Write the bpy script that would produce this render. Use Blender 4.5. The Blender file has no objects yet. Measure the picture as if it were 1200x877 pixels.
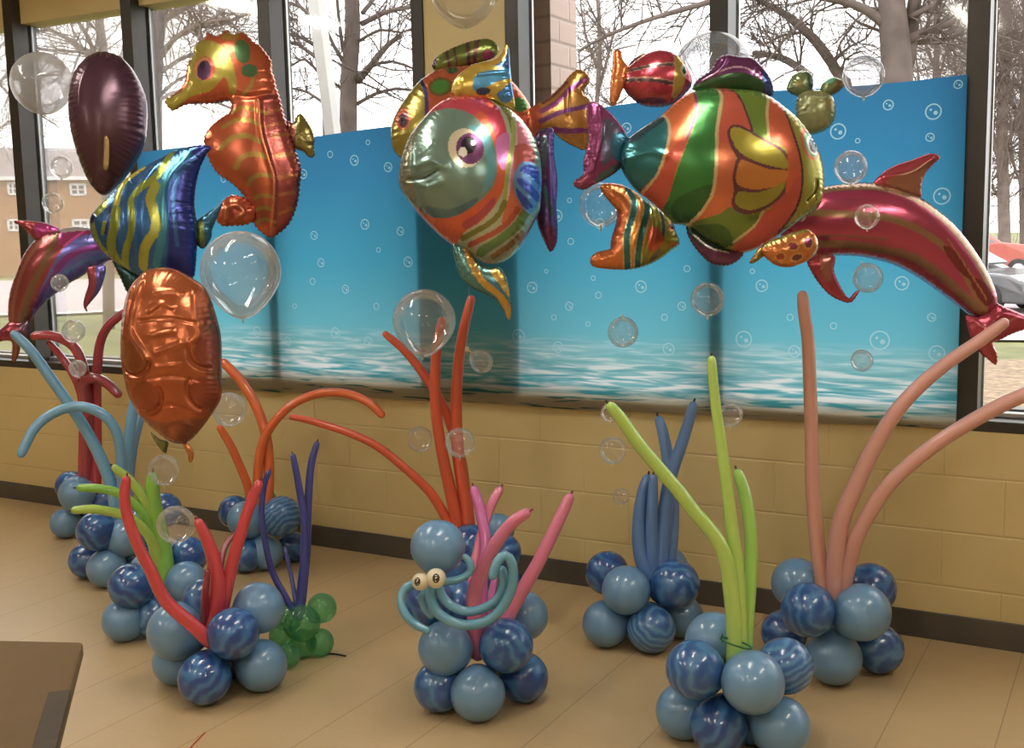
import bpy, bmesh, math, random
import numpy as np
from mathutils import Vector, Matrix
from mathutils.geometry import delaunay_2d_cdt

scene = bpy.context.scene
COL = scene.collection
random.seed(7)
RNG = np.random.default_rng(11)

# ---------------------------------------------------------------- camera
YAW, PITCH, ROLL = 0.51245, -0.13055, -0.01951
FPX, CAM_Z, CAM_D = 1331.03, 1.5258, 4.2057
_cy, _sy = math.cos(YAW), math.sin(YAW)
FWD = np.array([-_sy * math.cos(PITCH), _cy * math.cos(PITCH), math.sin(PITCH)])
_r = np.array([_cy, _sy, 0.0]); _u = np.cross(_r, FWD)
RIGHT = math.cos(ROLL) * _r + math.sin(ROLL) * _u
UP = -math.sin(ROLL) * _r + math.cos(ROLL) * _u
CAM = np.array([0.0, -CAM_D, CAM_Z])
cd = bpy.data.cameras.new('camera'); cam = bpy.data.objects.new('camera', cd); COL.objects.link(cam)
cd.sensor_width = 36.0; cd.lens = 36.0 * FPX / 1200.0; cd.clip_end = 400
M = Matrix(((RIGHT[0], UP[0], -FWD[0], CAM[0]), (RIGHT[1], UP[1], -FWD[1], CAM[1]),
            (RIGHT[2], UP[2], -FWD[2], CAM[2]), (0, 0, 0, 1)))
cam.matrix_world = M
scene.camera = cam

# ---------------------------------------------------------------- light and exposure
SKY, LAMP = 4.5, 44.0
w = bpy.data.worlds.new('overcast_sky'); scene.world = w; w.use_nodes = True
bg = w.node_tree.nodes['Background']; bg.inputs[0].default_value = (1.0, 0.975, 0.965, 1); bg.inputs[1].default_value = SKY
scene.view_settings.view_transform = 'Standard'; scene.view_settings.look = 'None'
scene.view_settings.exposure = 0.0; scene.view_settings.gamma = 1.0
scene.view_settings.use_curve_mapping = False
try:
    scene.cycles.max_bounces = 10; scene.cycles.transparent_max_bounces = 24
    scene.cycles.diffuse_bounces = 5; scene.cycles.glossy_bounces = 5
    scene.cycles.sample_clamp_indirect = 6.0; scene.cycles.caustics_reflective = False
except Exception:
    pass

# ---------------------------------------------------------------- helpers
def ray(x, y):
    return ((x - 600) / FPX) * RIGHT - ((y - 438.5) / FPX) * UP + FWD
def at(x, y, d):                                   # point at forward distance d
    return CAM + d * ray(x, y)
def on_z(x, y, z):
    q = ray(x, y); return CAM + q * ((z - CAM_Z) / q[2])
def on_wall(x, y, Y=0.0):
    q = ray(x, y); return CAM + q * ((Y + CAM_D) / q[1])
def lin(c, g=1.0, mx=0.92):
    o = []
    for v in c[:3]:
        v = v / 255.0
        v = v / 12.92 if v <= 0.04045 else ((v + 0.055) / 1.055) ** 2.4
        o.append(min(mx, v * g))
    return tuple(o)

def link(name, me, parent=None, mat=None, loc=None):
    o = bpy.data.objects.new(name, me); COL.objects.link(o)
    if mat is not None:
        for m in (mat if isinstance(mat, (list, tuple)) else [mat]): me.materials.append(m)
    if loc is not None: o.location = loc
    if parent is not None: o.parent = parent
    return o
def thing(name, label, cat, loc, group=None):
    o = bpy.data.objects.new(name, None); COL.objects.link(o); o.location = loc
    o.empty_display_size = 0.05
    return tag(o, label, cat, group)
def tag(o, label, cat, group=None):
    o['label'] = label; o['category'] = cat
    if group: o['group'] = group
    return o
def struct(o):
    o['kind'] = 'structure'; return o

class MB:
    """collects geometry into one mesh"""
    def __init__(s): s.v = []; s.f = []; s.m = []
    def add(s, V, F, m=0):
        b = len(s.v); s.v.extend([tuple(map(float, p)) for p in V])
        for f in F: s.f.append(tuple(i + b for i in f)); s.m.append(m)
    def box(s, x0, x1, y0, y1, z0, z1, m=0):
        V = [(x0, y0, z0), (x1, y0, z0), (x1, y1, z0), (x0, y1, z0), (x0, y0, z1), (x1, y0, z1), (x1, y1, z1), (x0, y1, z1)]
        s.add(V, [(0, 3, 2, 1), (4, 5, 6, 7), (0, 1, 5, 4), (1, 2, 6, 5), (2, 3, 7, 6), (3, 0, 4, 7)], m)
    def quad(s, a, b, c, d, m=0): s.add([a, b, c, d], [(0, 1, 2, 3)], m)
    def tube(s, pts, rad, n=12, cap=True, m=0):
        P = np.array(pts, float); R = np.array(rad, float)
        if cap:                                     # round both ends
            def ends(p, q, r):
                d = (p - q) / (np.linalg.norm(p - q) + 1e-9)
                return [p + d * r * math.sin(a) for a in (0.5, 1.0, 1.35, 1.55)], [r * math.cos(a) for a in (0.5, 1.0, 1.35, 1.55)]
            e1, r1 = ends(P[-1], P[-2], R[-1]); e0, r0 = ends(P[0], P[1], R[0])
            P = np.vstack([e0[::-1], P, e1]); R = np.concatenate([r0[::-1], R, r1])
        T = np.gradient(P, axis=0); T /= np.linalg.norm(T, axis=1)[:, None] + 1e-12
        a = np.cross(T[0], [0, 0, 1.0])
        if np.linalg.norm(a) < 1e-3: a = np.cross(T[0], [1.0, 0, 0])
        a /= np.linalg.norm(a); V = []
        for i in range(len(P)):
            a = a - T[i] * (a @ T[i]); a /= np.linalg.norm(a); b = np.cross(T[i], a)
            for k in range(n):
                t = 2 * math.pi * k / n; V.append(P[i] + R[i] * (math.cos(t) * a + math.sin(t) * b))
        F = []
        for i in range(len(P) - 1):
            for k in range(n):
                k2 = (k + 1) % n; F.append((i * n + k, i * n + k2, (i + 1) * n + k2, (i + 1) * n + k))
        F.append(tuple(range(n))[::-1]); F.append(tuple(range((len(P) - 1) * n, len(P) * n)))
        s.add(V, F, m)
    def mesh(s, name, smooth=True, origin=None):
        V = s.v
        if origin is not None: V = [(p[0] - origin[0], p[1] - origin[1], p[2] - origin[2]) for p in V]
        me = bpy.data.meshes.new(name); me.from_pydata(V, [], s.f); me.update()
        me.polygons.foreach_set('material_index', s.m)
        me.polygons.foreach_set('use_smooth', [smooth] * len(s.f))
        bm = bmesh.new(); bm.from_mesh(me); bmesh.ops.recalc_face_normals(bm, faces=bm.faces); bm.to_mesh(me); bm.free()
        return me
    def build(s, name, mat, parent=None, smooth=True, origin=None, loc=None):
        return link(name, s.mesh(name, smooth, origin), parent, mat, loc if loc is not None else (None if origin is None or parent is not None else tuple(origin)))

def bevel(o, wd, seg=2):
    b = o.modifiers.new('bevel', 'BEVEL'); b.width = wd; b.segments = seg; b.limit_method = 'ANGLE'; return o

def spline(pts, step=4.0, closed=False):
    """Catmull-Rom through points (any dimension), roughly `step` apart"""
    P = np.array(pts, float); n = len(P); out = []
    rng = range(n) if closed else range(n - 1)
    for i in rng:
        if closed: p0, p1, p2, p3 = P[i - 1], P[i], P[(i + 1) % n], P[(i + 2) % n]
        else:
            p1, p2 = P[i], P[i + 1]
            p0 = P[i - 1] if i > 0 else 2 * p1 - p2
            p3 = P[i + 2] if i + 2 < n else 2 * p2 - p1
        L = np.linalg.norm((p2 - p1)[:2]); k = max(2, int(L / step))
        for j in range(k):
            t = j / k
            out.append(0.5 * (2 * p1 + (p2 - p0) * t + (2 * p0 - 5 * p1 + 4 * p2 - p3) * t * t + (3 * p1 - p0 - 3 * p2 + p3) * t ** 3))
    if not closed: out.append(P[-1])
    return np.array(out)

# ---------------------------------------------------------------- materials
def nodes(name):
    m = bpy.data.materials.new(name); m.use_nodes = True
    nt = m.node_tree; return m, nt, nt.nodes['Principled BSDF'], nt.nodes['Material Output']
def plain(name, c, rough=0.5, metal=0.0, noise=0.0, nscale=6.0, bump=0.0, bscale=60.0, coat=0.0, emit=None):
    m, nt, b, out = nodes(name)
    b.inputs['Base Color'].default_value = (*c, 1); b.inputs['Roughness'].default_value = rough; b.inputs['Metallic'].default_value = metal
    if coat: b.inputs['Coat Weight'].default_value = coat; b.inputs['Coat Roughness'].default_value = 0.08
    tc = nt.nodes.new('ShaderNodeTexCoord')
    if noise:
        n = nt.nodes.new('ShaderNodeTexNoise'); n.inputs['Scale'].default_value = nscale; n.inputs['Detail'].default_value = 6
        nt.links.new(tc.outputs['Object'], n.inputs['Vector'])
        r = nt.nodes.new('ShaderNodeValToRGB')
        r.color_ramp.elements[0].position = 0.3; r.color_ramp.elements[1].position = 0.7
        r.color_ramp.elements[0].color = (*[max(0, v * (1 - noise)) for v in c], 1)
        r.color_ramp.elements[1].color = (*[min(1, v * (1 + noise)) for v in c], 1)
        nt.links.new(n.outputs['Fac'], r.inputs['Fac']); nt.links.new(r.outputs['Color'], b.inputs['Base Color'])
    if bump:
        n = nt.nodes.new('ShaderNodeTexNoise'); n.inputs['Scale'].default_value = bscale; n.inputs['Detail'].default_value = 3
        nt.links.new(tc.outputs['Object'], n.inputs['Vector'])
        bp = nt.nodes.new('ShaderNodeBump'); bp.inputs['Strength'].default_value = bump; bp.inputs['Distance'].default_value = 0.01
        nt.links.new(n.outputs['Fac'], bp.inputs['Height']); nt.links.new(bp.outputs['Normal'], b.inputs['Normal'])
    if emit:
        b.inputs['Emission Color'].default_value = (*emit[0], 1); b.inputs['Emission Strength'].default_value = emit[1]
    return m
def math_node(nt, op, a, b=None, c=None):
    n = nt.nodes.new('ShaderNodeMath'); n.operation = op
    for i, v in enumerate((a, b, c)):
        if v is None: continue
        if isinstance(v, (int, float)): n.inputs[i].default_value = v
        else: nt.links.new(v, n.inputs[i])
    return n.outputs[0]
def mixc(nt, f, a, b):
    n = nt.nodes.new('ShaderNodeMix'); n.data_type = 'RGBA'
    for s, v in ((n.inputs[0], f), (n.inputs[6], a), (n.inputs[7], b)):
        if isinstance(v, (int, float)): s.default_value = v
        elif isinstance(v, tuple): s.default_value = (*v[:3], 1)
        else: nt.links.new(v, s)
    return n.outputs[2]

# painted concrete block wall: soft joints every 0.203 m, stretcher bond
def block_material(name, c, cw, ch, joint, axis='X', jc=0.8, light=1.12):
    m, nt, b, out = nodes(name)
    tc = nt.nodes.new('ShaderNodeTexCoord'); sp = nt.nodes.new('ShaderNodeSeparateXYZ'); nt.links.new(tc.outputs['Object'], sp.inputs[0])
    h = sp.outputs[axis]; v = sp.outputs['Z']
    row = math_node(nt, 'FLOOR', math_node(nt, 'DIVIDE', v, ch))
    off = math_node(nt, 'MULTIPLY', math_node(nt, 'MODULO', math_node(nt, 'ABSOLUTE', row), 2.0), cw / 2)
    fv = math_node(nt, 'FRACT', math_node(nt, 'DIVIDE', v, ch)); fh = math_node(nt, 'FRACT', math_node(nt, 'DIVIDE', math_node(nt, 'ADD', h, math_node(nt, 'ADD', off, 40 * cw)), cw))
    dv = math_node(nt, 'MULTIPLY', math_node(nt, 'MINIMUM', fv, math_node(nt, 'SUBTRACT', 1.0, fv)), ch)
    dh = math_node(nt, 'MULTIPLY', math_node(nt, 'MINIMUM', fh, math_node(nt, 'SUBTRACT', 1.0, fh)), cw)
    d = math_node(nt, 'MINIMUM', dv, math_node(nt, 'MULTIPLY', dh, 1.3))
    mr = nt.nodes.new('ShaderNodeMapRange'); nt.links.new(d, mr.inputs[0]); mr.inputs[1].default_value = 0.0; mr.inputs[2].default_value = joint
    n = nt.nodes.new('ShaderNodeTexNoise'); n.inputs['Scale'].default_value = 3.0; n.inputs['Detail'].default_value = 5; nt.links.new(tc.outputs['Object'], n.inputs['Vector'])
    base = mixc(nt, n.outputs['Fac'], tuple(x * 0.93 for x in c), tuple(x * 1.07 for x in c))
    col = mixc(nt, mr.outputs[0], tuple(x * jc for x in c), base)
    nt.links.new(col, b.inputs['Base Color']); b.inputs['Roughness'].default_value = 0.42
    n2 = nt.nodes.new('ShaderNodeTexNoise'); n2.inputs['Scale'].default_value = 90; nt.links.new(tc.outputs['Object'], n2.inputs['Vector'])
    hh = math_node(nt, 'ADD', mr.outputs[0], math_node(nt, 'MULTIPLY', n2.outputs['Fac'], 0.12))
    bp = nt.nodes.new('ShaderNodeBump'); bp.inputs['Strength'].default_value = 0.45; bp.inputs['Distance'].default_value = 0.005
    nt.links.new(hh, bp.inputs['Height']); nt.links.new(bp.outputs['Normal'], b.inputs['Normal'])
    return m

def floor_material():
    m, nt, b, out = nodes('vinyl_tile_floor')
    tc = nt.nodes.new('ShaderNodeTexCoord'); sp = nt.nodes.new('ShaderNodeSeparateXYZ'); nt.links.new(tc.outputs['Object'], sp.inputs[0])
    S = 0.3048
    def line(o, off, wd):
        f = math_node(nt, 'FRACT', math_node(nt, 'DIVIDE', math_node(nt, 'ADD', o, 30 * S + off), S))
        d = math_node(nt, 'MULTIPLY', math_node(nt, 'MINIMUM', f, math_node(nt, 'SUBTRACT', 1.0, f)), S)
        return math_node(nt, 'LESS_THAN', d, wd)
    lx = line(sp.outputs['X'], FLOOR_OFF, 0.0016); ly = line(sp.outputs['Y'], 0.06, 0.0008)
    n = nt.nodes.new('ShaderNodeTexNoise'); n.inputs['Scale'].default_value = 2.2; n.inputs['Detail'].default_value = 8; n.inputs['Roughness'].default_value = 0.65
    nt.links.new(tc.outputs['Object'], n.inputs['Vector'])
    c = (0.50, 0.358, 0.193)
    base = mixc(nt, n.outputs['Fac'], tuple(v * 0.84 for v in c), tuple(v * 1.12 for v in c))
    n3 = nt.nodes.new('ShaderNodeTexNoise'); n3.inputs['Scale'].default_value = 55; n3.inputs['Detail'].default_value = 4; nt.links.new(tc.outputs['Object'], n3.inputs['Vector'])
    base = mixc(nt, math_node(nt, 'MULTIPLY', math_node(nt, 'GREATER_THAN', n3.outputs['Fac'], 0.66), 0.18), base, tuple(v * 0.6 for v in c))
    fac = math_node(nt, 'MAXIMUM', math_node(nt, 'MULTIPLY', lx, 0.75), math_node(nt, 'MULTIPLY', ly, 0.28))
    col = mixc(nt, fac, base, tuple(v * 0.4 for v in c)); nt.links.new(col, b.inputs['Base Color'])
    b.inputs['Roughness'].default_value = 0.38
    return m

def latex(name, c, rough=0.28, g=1.0, sub=0.0):
    m, nt, b, out = nodes(name)
    cc = lin(c, g)
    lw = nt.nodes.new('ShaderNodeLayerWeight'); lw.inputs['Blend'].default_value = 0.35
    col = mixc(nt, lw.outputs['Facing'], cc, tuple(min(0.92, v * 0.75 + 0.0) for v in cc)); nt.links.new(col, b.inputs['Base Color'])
    b.inputs['Roughness'].default_value = rough; b.inputs['Specular IOR Level'].default_value = 0.55
    b.inputs['Coat Weight'].default_value = 0.5; b.inputs['Coat Roughness'].default_value = 0.04
    if sub:
        tr = nt.nodes.new('ShaderNodeBsdfTranslucent'); tr.inputs[0].default_value = (*cc, 1)
        mx = nt.nodes.new('ShaderNodeMixShader'); mx.inputs[0].default_value = sub
        nt.links.new(b.outputs[0], mx.inputs[1]); nt.links.new(tr.outputs[0], mx.inputs[2]); nt.links.new(mx.outputs[0], out.inputs[0])
    return m
def marble(name, a, bcol, c, scale=9.0, dist=6.0, g=1.0):
    m, nt, b, out = nodes(name)
    tc = nt.nodes.new('ShaderNodeTexCoord')
    wv = nt.nodes.new('ShaderNodeTexWave'); wv.inputs['Scale'].default_value = scale; wv.inputs['Distortion'].default_value = dist
    wv.inputs['Detail'].default_value = 3.0; wv.inputs['Detail Scale'].default_value = 1.3
    nt.links.new(tc.outputs['Object'], wv.inputs['Vector'])
    r = nt.nodes.new('ShaderNodeValToRGB'); nt.links.new(wv.outputs['Fac'], r.inputs['Fac'])
    e = r.color_ramp.elements; e[0].position = 0.12; e[0].color = (*lin(a, g), 1); e[1].position = 0.95; e[1].color = (*lin(c, g), 1)
    k = e.new(0.55); k.color = (*lin(bcol, g), 1)
    nt.links.new(r.outputs['Color'], b.inputs['Base Color'])
    b.inputs['Roughness'].default_value = 0.26; b.inputs['Coat Weight'].default_value = 0.55; b.inputs['Coat Roughness'].default_value = 0.04
    return m
def clear(name, haze=0.05, edge=0.35, tint=(0.97, 0.97, 0.97), gloss=0.06, white=(0.86, 0.84, 0.83)):
    m, nt, b, out = nodes(name)
    nt.nodes.remove(b)
    t = nt.nodes.new('ShaderNodeBsdfTransparent'); t.inputs[0].default_value = (*tint, 1)
    g = nt.nodes.new('ShaderNodeBsdfGlossy'); g.inputs['Roughness'].default_value = 0.05; g.inputs[0].default_value = (1, 1, 1, 1)
    d = nt.nodes.new('ShaderNodeBsdfDiffuse'); d.inputs[0].default_value = (*white, 1)
    tl = nt.nodes.new('ShaderNodeBsdfTranslucent'); tl.inputs[0].default_value = (*white, 1)
    dm = nt.nodes.new('ShaderNodeMixShader'); dm.inputs[0].default_value = 0.4
    nt.links.new(d.outputs[0], dm.inputs[1]); nt.links.new(tl.outputs[0], dm.inputs[2])
    lw = nt.nodes.new('ShaderNodeLayerWeight'); lw.inputs['Blend'].default_value = 0.5
    f3 = math_node(nt, 'POWER', lw.outputs['Facing'], 4.0)
    hz = math_node(nt, 'ADD', math_node(nt, 'MULTIPLY', f3, edge), haze)
    m1 = nt.nodes.new('ShaderNodeMixShader'); nt.links.new(hz, m1.inputs[0]); nt.links.new(t.outputs[0], m1.inputs[1]); nt.links.new(dm.outputs[0], m1.inputs[2])
    fr = nt.nodes.new('ShaderNodeFresnel'); fr.inputs['IOR'].default_value = 1.4
    gf = math_node(nt, 'MULTIPLY_ADD', fr.outputs[0], 0.5, gloss * 0.3)
    m2 = nt.nodes.new('ShaderNodeMixShader'); nt.links.new(gf, m2.inputs[0]); nt.links.new(m1.outputs[0], m2.inputs[1]); nt.links.new(g.outputs[0], m2.inputs[2])
    nt.links.new(m2.outputs[0], out.inputs[0])
    return m
def foil_material(name, metal=0.62, rough=0.22, crinkle=0.25, cscale=45.0):
    m, nt, b, out = nodes(name)
    at_ = nt.nodes.new('ShaderNodeAttribute'); at_.attribute_name = 'Col'
    nt.links.new(at_.outputs['Color'], b.inputs['Base Color'])
    b.inputs['Metallic'].default_value = metal; b.inputs['Roughness'].default_value = rough
    tc = nt.nodes.new('ShaderNodeTexCoord')
    n = nt.nodes.new('ShaderNodeTexNoise'); n.inputs['Scale'].default_value = cscale; n.inputs['Detail'].default_value = 2
    nt.links.new(tc.outputs['Object'], n.inputs['Vector'])
    bp = nt.nodes.new('ShaderNodeBump'); bp.inputs['Strength'].default_value = crinkle; bp.inputs['Distance'].default_value = 0.004
    nt.links.new(n.outputs['Fac'], bp.inputs['Height']); nt.links.new(bp.outputs['Normal'], b.inputs['Normal'])
    return m

# ================================================================ ROOM
FLOOR_OFF = 0.0232
WALLC = (0.60, 0.475, 0.23)
m_wall = block_material('painted_block_wall', WALLC, 0.4064, 0.2032, 0.006, jc=0.96)
m_paint = plain('cream_wall_paint', WALLC, 0.5, noise=0.05, nscale=3)
m_white = plain('ceiling_white', (0.72, 0.7, 0.66), 0.8, noise=0.04, nscale=20, bump=0.2)
m_base = plain('black_vinyl_base', (0.07, 0.06, 0.05), 0.3, noise=0.15)
m_bronze = plain('dark_bronze_aluminium', (0.038, 0.033, 0.030), 0.4, metal=0.3, noise=0.1, nscale=12)
m_alu = plain('bare_aluminium_edge', (0.5, 0.5, 0.5), 0.35, metal=0.6, noise=0.05)
m_glass = clear('window_glass', haze=0.0, edge=0.0, tint=(0.97, 0.98, 0.98), gloss=0.03)
m_lens = plain('lit_lamp_lens', (0.9, 0.9, 0.86), 0.5, emit=((1.0, 0.955, 0.85), LAMP))

def sbox(name, x0, x1, y0, y1, z0, z1, mat, bv=0):
    b = MB(); b.box(x0, x1, y0, y1, z0, z1); o = b.build(name, mat, smooth=False); struct(o)
    if bv: bevel(o, bv)
    return o
X0, X1, Y0, H = -9.0, 4.0, -8.5, 3.0
SILL = 0.813
o = sbox('floor', X0, X1, Y0, 0.0, -0.1, 0.0, floor_material())
sbox('ceiling', X0, X1, Y0, 0.25, H, H + 0.1, m_white)
sbox('wall_front', X0, X1, 0.0, 0.2, -0.1, SILL - 0.035, m_wall)
sbox('wall_back', X0, X1, Y0 - 0.15, Y0, 0, H, m_wall)
sbox('wall_left', X0 - 0.15, X0, Y0, 0.2, 0, H, m_paint)
sbox('wall_right', X1, X1 + 0.15, Y0, 0.2, 0, H, m_paint)
sbox('baseboard_front', X0, X1, -0.008, 0.0, 0.0, 0.102, m_base, 0.003)
sbox('trim_header', X0, X1, 0.06, 0.2, 2.66, H, m_paint)
sbox('trim_column', -2.775, -2.375, 0.012, 0.22, SILL - 0.035, H, m_paint)
# window sill: dark cover and bright nosing line at the glass
sbox('trim_sill', X0, X1, -0.004, 0.12, SILL - 0.035, SILL + 0.004, m_bronze, 0.004)
sbox('trim_sill_bead', X0, X1, 0.085, 0.13, SILL + 0.004, SILL + 0.022, m_alu, 0.003)
sbox('trim_sill_outer', X0, X1, 0.13, 0.2, SILL - 0.03, SILL + 0.03, m_bronze, 0.003)
n = 0
MUL = [-8.14, -7.245, -6.35, -5.455, -4.557, -3.66, -2.805, -2.338, -1.452, -0.542, 0.353, 1.25, 2.145, 3.04]
for xm in MUL:
    n += 1; hw = 0.03 if abs(xm + 2.8) < 0.01 or abs(xm + 2.338) < 0.01 else 0.036
    b = MB(); b.box(xm - hw, xm + hw, 0.003, 0.10, SILL, H)
    b.box(xm - hw * 0.55, xm + hw * 0.55, 0.10, 0.17, SILL, H)
    b.box(xm - hw - 0.006, xm + hw + 0.006, 0.118, 0.132, SILL, H, 1)
    o = b.build('trim_%d' % n, [m_bronze, m_alu], smooth=False); struct(o); bevel(o, 0.002)
EDG = [X0] + MUL + [X1]; k = 0
for a, c in zip(EDG[:-1], EDG[1:]):
    if abs(a + 2.805) < 0.01: continue                       # the solid column stands here
    k += 1
    b = MB(); b.box(a, c, 0.108, 0.114, SILL, 2.66); struct(b.build('window_%d' % k, m_glass, smooth=False))

# ceiling troffers
for i, (lx, ly) in enumerate([(-5.2, -1.7), (-3.2, -1.7), (-1.2, -1.7), (0.9, -1.7), (-5.2, -4.7), (-3.2, -4.7), (-1.2, -4.7), (0.9, -4.7), (-3.2, -7.2), (-0.2, -7.2)]):
    t = thing('ceiling_light', 'long white ceiling light with two lit tubes', 'light', (lx, ly, H), 'ceiling lights')
    b = MB(); hw, hl = 0.16, 0.62
    for q in ((-hw, -hw + .02, -hl, hl), (hw - .02, hw, -hl, hl), (-hw, hw, -hl, -hl + .02), (-hw, hw, hl - .02, hl)):
        b.box(q[0], q[1], q[2], q[3], -0.045, 0.0)
    b.build('frame', m_white, t, smooth=False)
    for sx in (-0.075, 0.075):
        b = MB(); b.box(sx - .025, sx + .025, -hl + .03, hl - .03, -0.04, -0.02); bevel(b.build('lamp_tube', m_lens, t, smooth=False), 0.008)
    b = MB(); b.box(-hw + .02, hw - .02, -hl + .02, hl - .02, -0.012, -0.002); b.build('reflector_pan', m_white, t, smooth=False)

# trapezoid table in the near left corner
m_top = plain('tan_laminate', (0.125, 0.078, 0.036), 0.75, noise=0.08, nscale=5)
m_strip = plain('brown_edge_strip', (0.055, 0.042, 0.028), 0.65, noise=0.15, nscale=30)
m_steel = plain('table_leg_steel', (0.4, 0.4, 0.4), 0.3, metal=0.9, noise=0.05)
for m_ in (m_top, m_strip): m_.node_tree.nodes['Principled BSDF'].inputs['Specular IOR Level'].default_value = 0.2
TZ = 0.75
A = np.array([-1.752, -2.789]); e1 = np.array([-0.154, -0.066]); e1 /= np.linalg.norm(e1); e2 = np.array([0.333, -0.333]); e2 /= np.linalg.norm(e2)
B_ = A + e2 * 0.76; C_ = B_ + (A + e1 * 0.76 - B_) + e2 * 0.1; D_ = A + e1 * 0.76
t = thing('table', 'tan table top with a dark strip along its edge in the lower left corner', 'table', (A[0], A[1], 0))
poly = [A, B_, B_ + e1 * 1.25 + e2 * 0.0, D_]
def slab(poly, z0, z1):
    b = MB(); n = len(poly)
    V = [(p[0] - A[0], p[1] - A[1], z0) for p in poly] + [(p[0] - A[0], p[1] - A[1], z1) for p in poly]
    b.add(V, [tuple(range(n))[::-1], tuple(range(n, 2 * n))] + [(i, (i + 1) % n, n + (i + 1) % n, n + i) for i in range(n)]); return b
bevel(slab(poly, TZ - 0.03, TZ).build('table_top', m_top, t, smooth=False), 0.006)
s0 = A + e2 * 0.246; s1 = B_
nrm = np.array([-e2[1], e2[0]]);
if nrm @ e1 < 0: nrm = -nrm
bevel(slab([s0 - nrm * .001, s1 - nrm * .001, s1 + nrm * .034, s0 + nrm * .034], TZ - 0.012, TZ + 0.003).build('edge_strip', m_strip, t, smooth=False), 0.001)
cen = sum(poly) / 4
for q in poly:
    f = q + (cen - q) * 0.42
    b = MB(); b.tube([(f[0] - A[0], f[1] - A[1], 0.012), (f[0] - A[0], f[1] - A[1], TZ - 0.03)], [0.014, 0.014], 12); b.build('leg', m_steel, t)

# ================================================================ BACKDROP
def cloth_material():
    m, nt, b, out = nodes('printed_sea_cloth'); nt.nodes.remove(b)
    tc = nt.nodes.new('ShaderNodeTexCoord'); sp = nt.nodes.new('ShaderNodeSeparateXYZ'); nt.links.new(tc.outputs['Object'], sp.inputs[0])
    z = sp.outputs['Z']
    mr = nt.nodes.new('ShaderNodeMapRange'); nt.links.new(z, mr.inputs[0]); mr.inputs[1].default_value = 0.73; mr.inputs[2].default_value = 2.02
    r = nt.nodes.new('ShaderNodeValToRGB'); nt.links.new(mr.outputs[0], r.inputs['Fac']); e = r.color_ramp.elements
    g = 0.66
    stops = [(0.0, (168, 148, 112)), (0.055, (190, 172, 140)), (0.085, (200, 215, 215)), (0.2, (165, 222, 235)), (0.27, (122, 208, 232)), (0.5, (88, 186, 226)), (0.8, (72, 154, 206)), (1.0, (66, 136, 188))]
    e[0].position = 0; e[0].color = (*lin(stops[0][1], g), 1); e[1].position = 1; e[1].color = (*lin(stops[-1][1], g), 1)
    for p_, c_ in stops[1:-1]:
        k = e.new(p_); k.color = (*lin(c_, g), 1)
    # water ripples
    mp = nt.nodes.new('ShaderNodeMapping'); mp.inputs['Scale'].default_value = (4.5, 1, 52); nt.links.new(tc.outputs['Object'], mp.inputs['Vector'])
    n = nt.nodes.new('ShaderNodeTexNoise'); n.inputs['Scale'].default_value = 1.0; n.inputs['Detail'].default_value = 2; n.inputs['Distortion'].default_value = 0.6
    nt.links.new(mp.outputs[0], n.inputs['Vector'])
    def band(lo, hi):
        a = nt.nodes.new('ShaderNodeMapRange'); nt.links.new(mr.outputs[0], a.inputs[0]); a.inputs[1].default_value = lo; a.inputs[2].default_value = hi
        return a.outputs[0]
    amt = math_node(nt, 'MULTIPLY', math_node(nt, 'SUBTRACT', 1.0, band(0.12, 0.27)), 1.0)
    wv = nt.nodes.new('ShaderNodeValToRGB'); nt.links.new(n.outputs['Fac'], wv.inputs['Fac']); w_ = wv.color_ramp.elements
    w_[0].position = 0.34; w_[0].color = (*lin((84, 178, 190), g), 1); w_[1].position = 0.62; w_[1].color = (*lin((240, 246, 246), g * 1.15), 1)
    k = w_.new(0.49); k.color = (*lin((150, 212, 222), g), 1)
    sand = nt.nodes.new('ShaderNodeValToRGB'); nt.links.new(n.outputs['Fac'], sand.inputs['Fac']); s_ = sand.color_ramp.elements
    s_[0].position = 0.37; s_[0].color = (*lin((60, 110, 96), g), 1); s_[1].position = 0.45; s_[1].color = (*lin((196, 178, 142), g), 1)
    wmix = mixc(nt, band(0.055, 0.11), sand.outputs['Color'], wv.outputs['Color'])
    col = mixc(nt, amt, r.outputs['Color'], wmix)
    d = nt.nodes.new('ShaderNodeBsdfDiffuse'); nt.links.new(col, d.inputs[0])
    tl = nt.nodes.new('ShaderNodeBsdfTranslucent'); nt.links.new(col, tl.inputs[0])
    mx = nt.nodes.new('ShaderNodeMixShader'); mx.inputs[0].default_value = 0.68
    nt.links.new(d.outputs[0], mx.inputs[1]); nt.links.new(tl.outputs[0], mx.inputs[2]); nt.links.new(mx.outputs[0], out.inputs[0])
    return m
def ring_material():
    m, nt, b, out = nodes('printed_white_bubble'); nt.nodes.remove(b)
    c = (*lin((178, 224, 240), 0.72), 1)
    d = nt.nodes.new('ShaderNodeBsdfDiffuse'); d.inputs[0].default_value = c
    tl = nt.nodes.new('ShaderNodeBsdfTranslucent'); tl.inputs[0].default_value = c
    mx = nt.nodes.new('ShaderNodeMixShader'); mx.inputs[0].default_value = 0.6
    nt.links.new(d.outputs[0], mx.inputs[1]); nt.links.new(tl.outputs[0], mx.inputs[2]); nt.links.new(mx.outputs[0], out.inputs[0])
    return m
CX0, CX1 = -4.515, -0.570
def cloth_y(x, z):
    fold = 0.0035 * math.sin(x * 5.2 + 1.3 * z) + 0.002 * math.sin(x * 13 + 0.7) + 0.0015 * math.sin(z * 9 + x * 2)
    lo = max(0.0, (0.85 - z)) * 0.10
    return -0.014 - abs(fold) * 1.2 - lo
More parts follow.
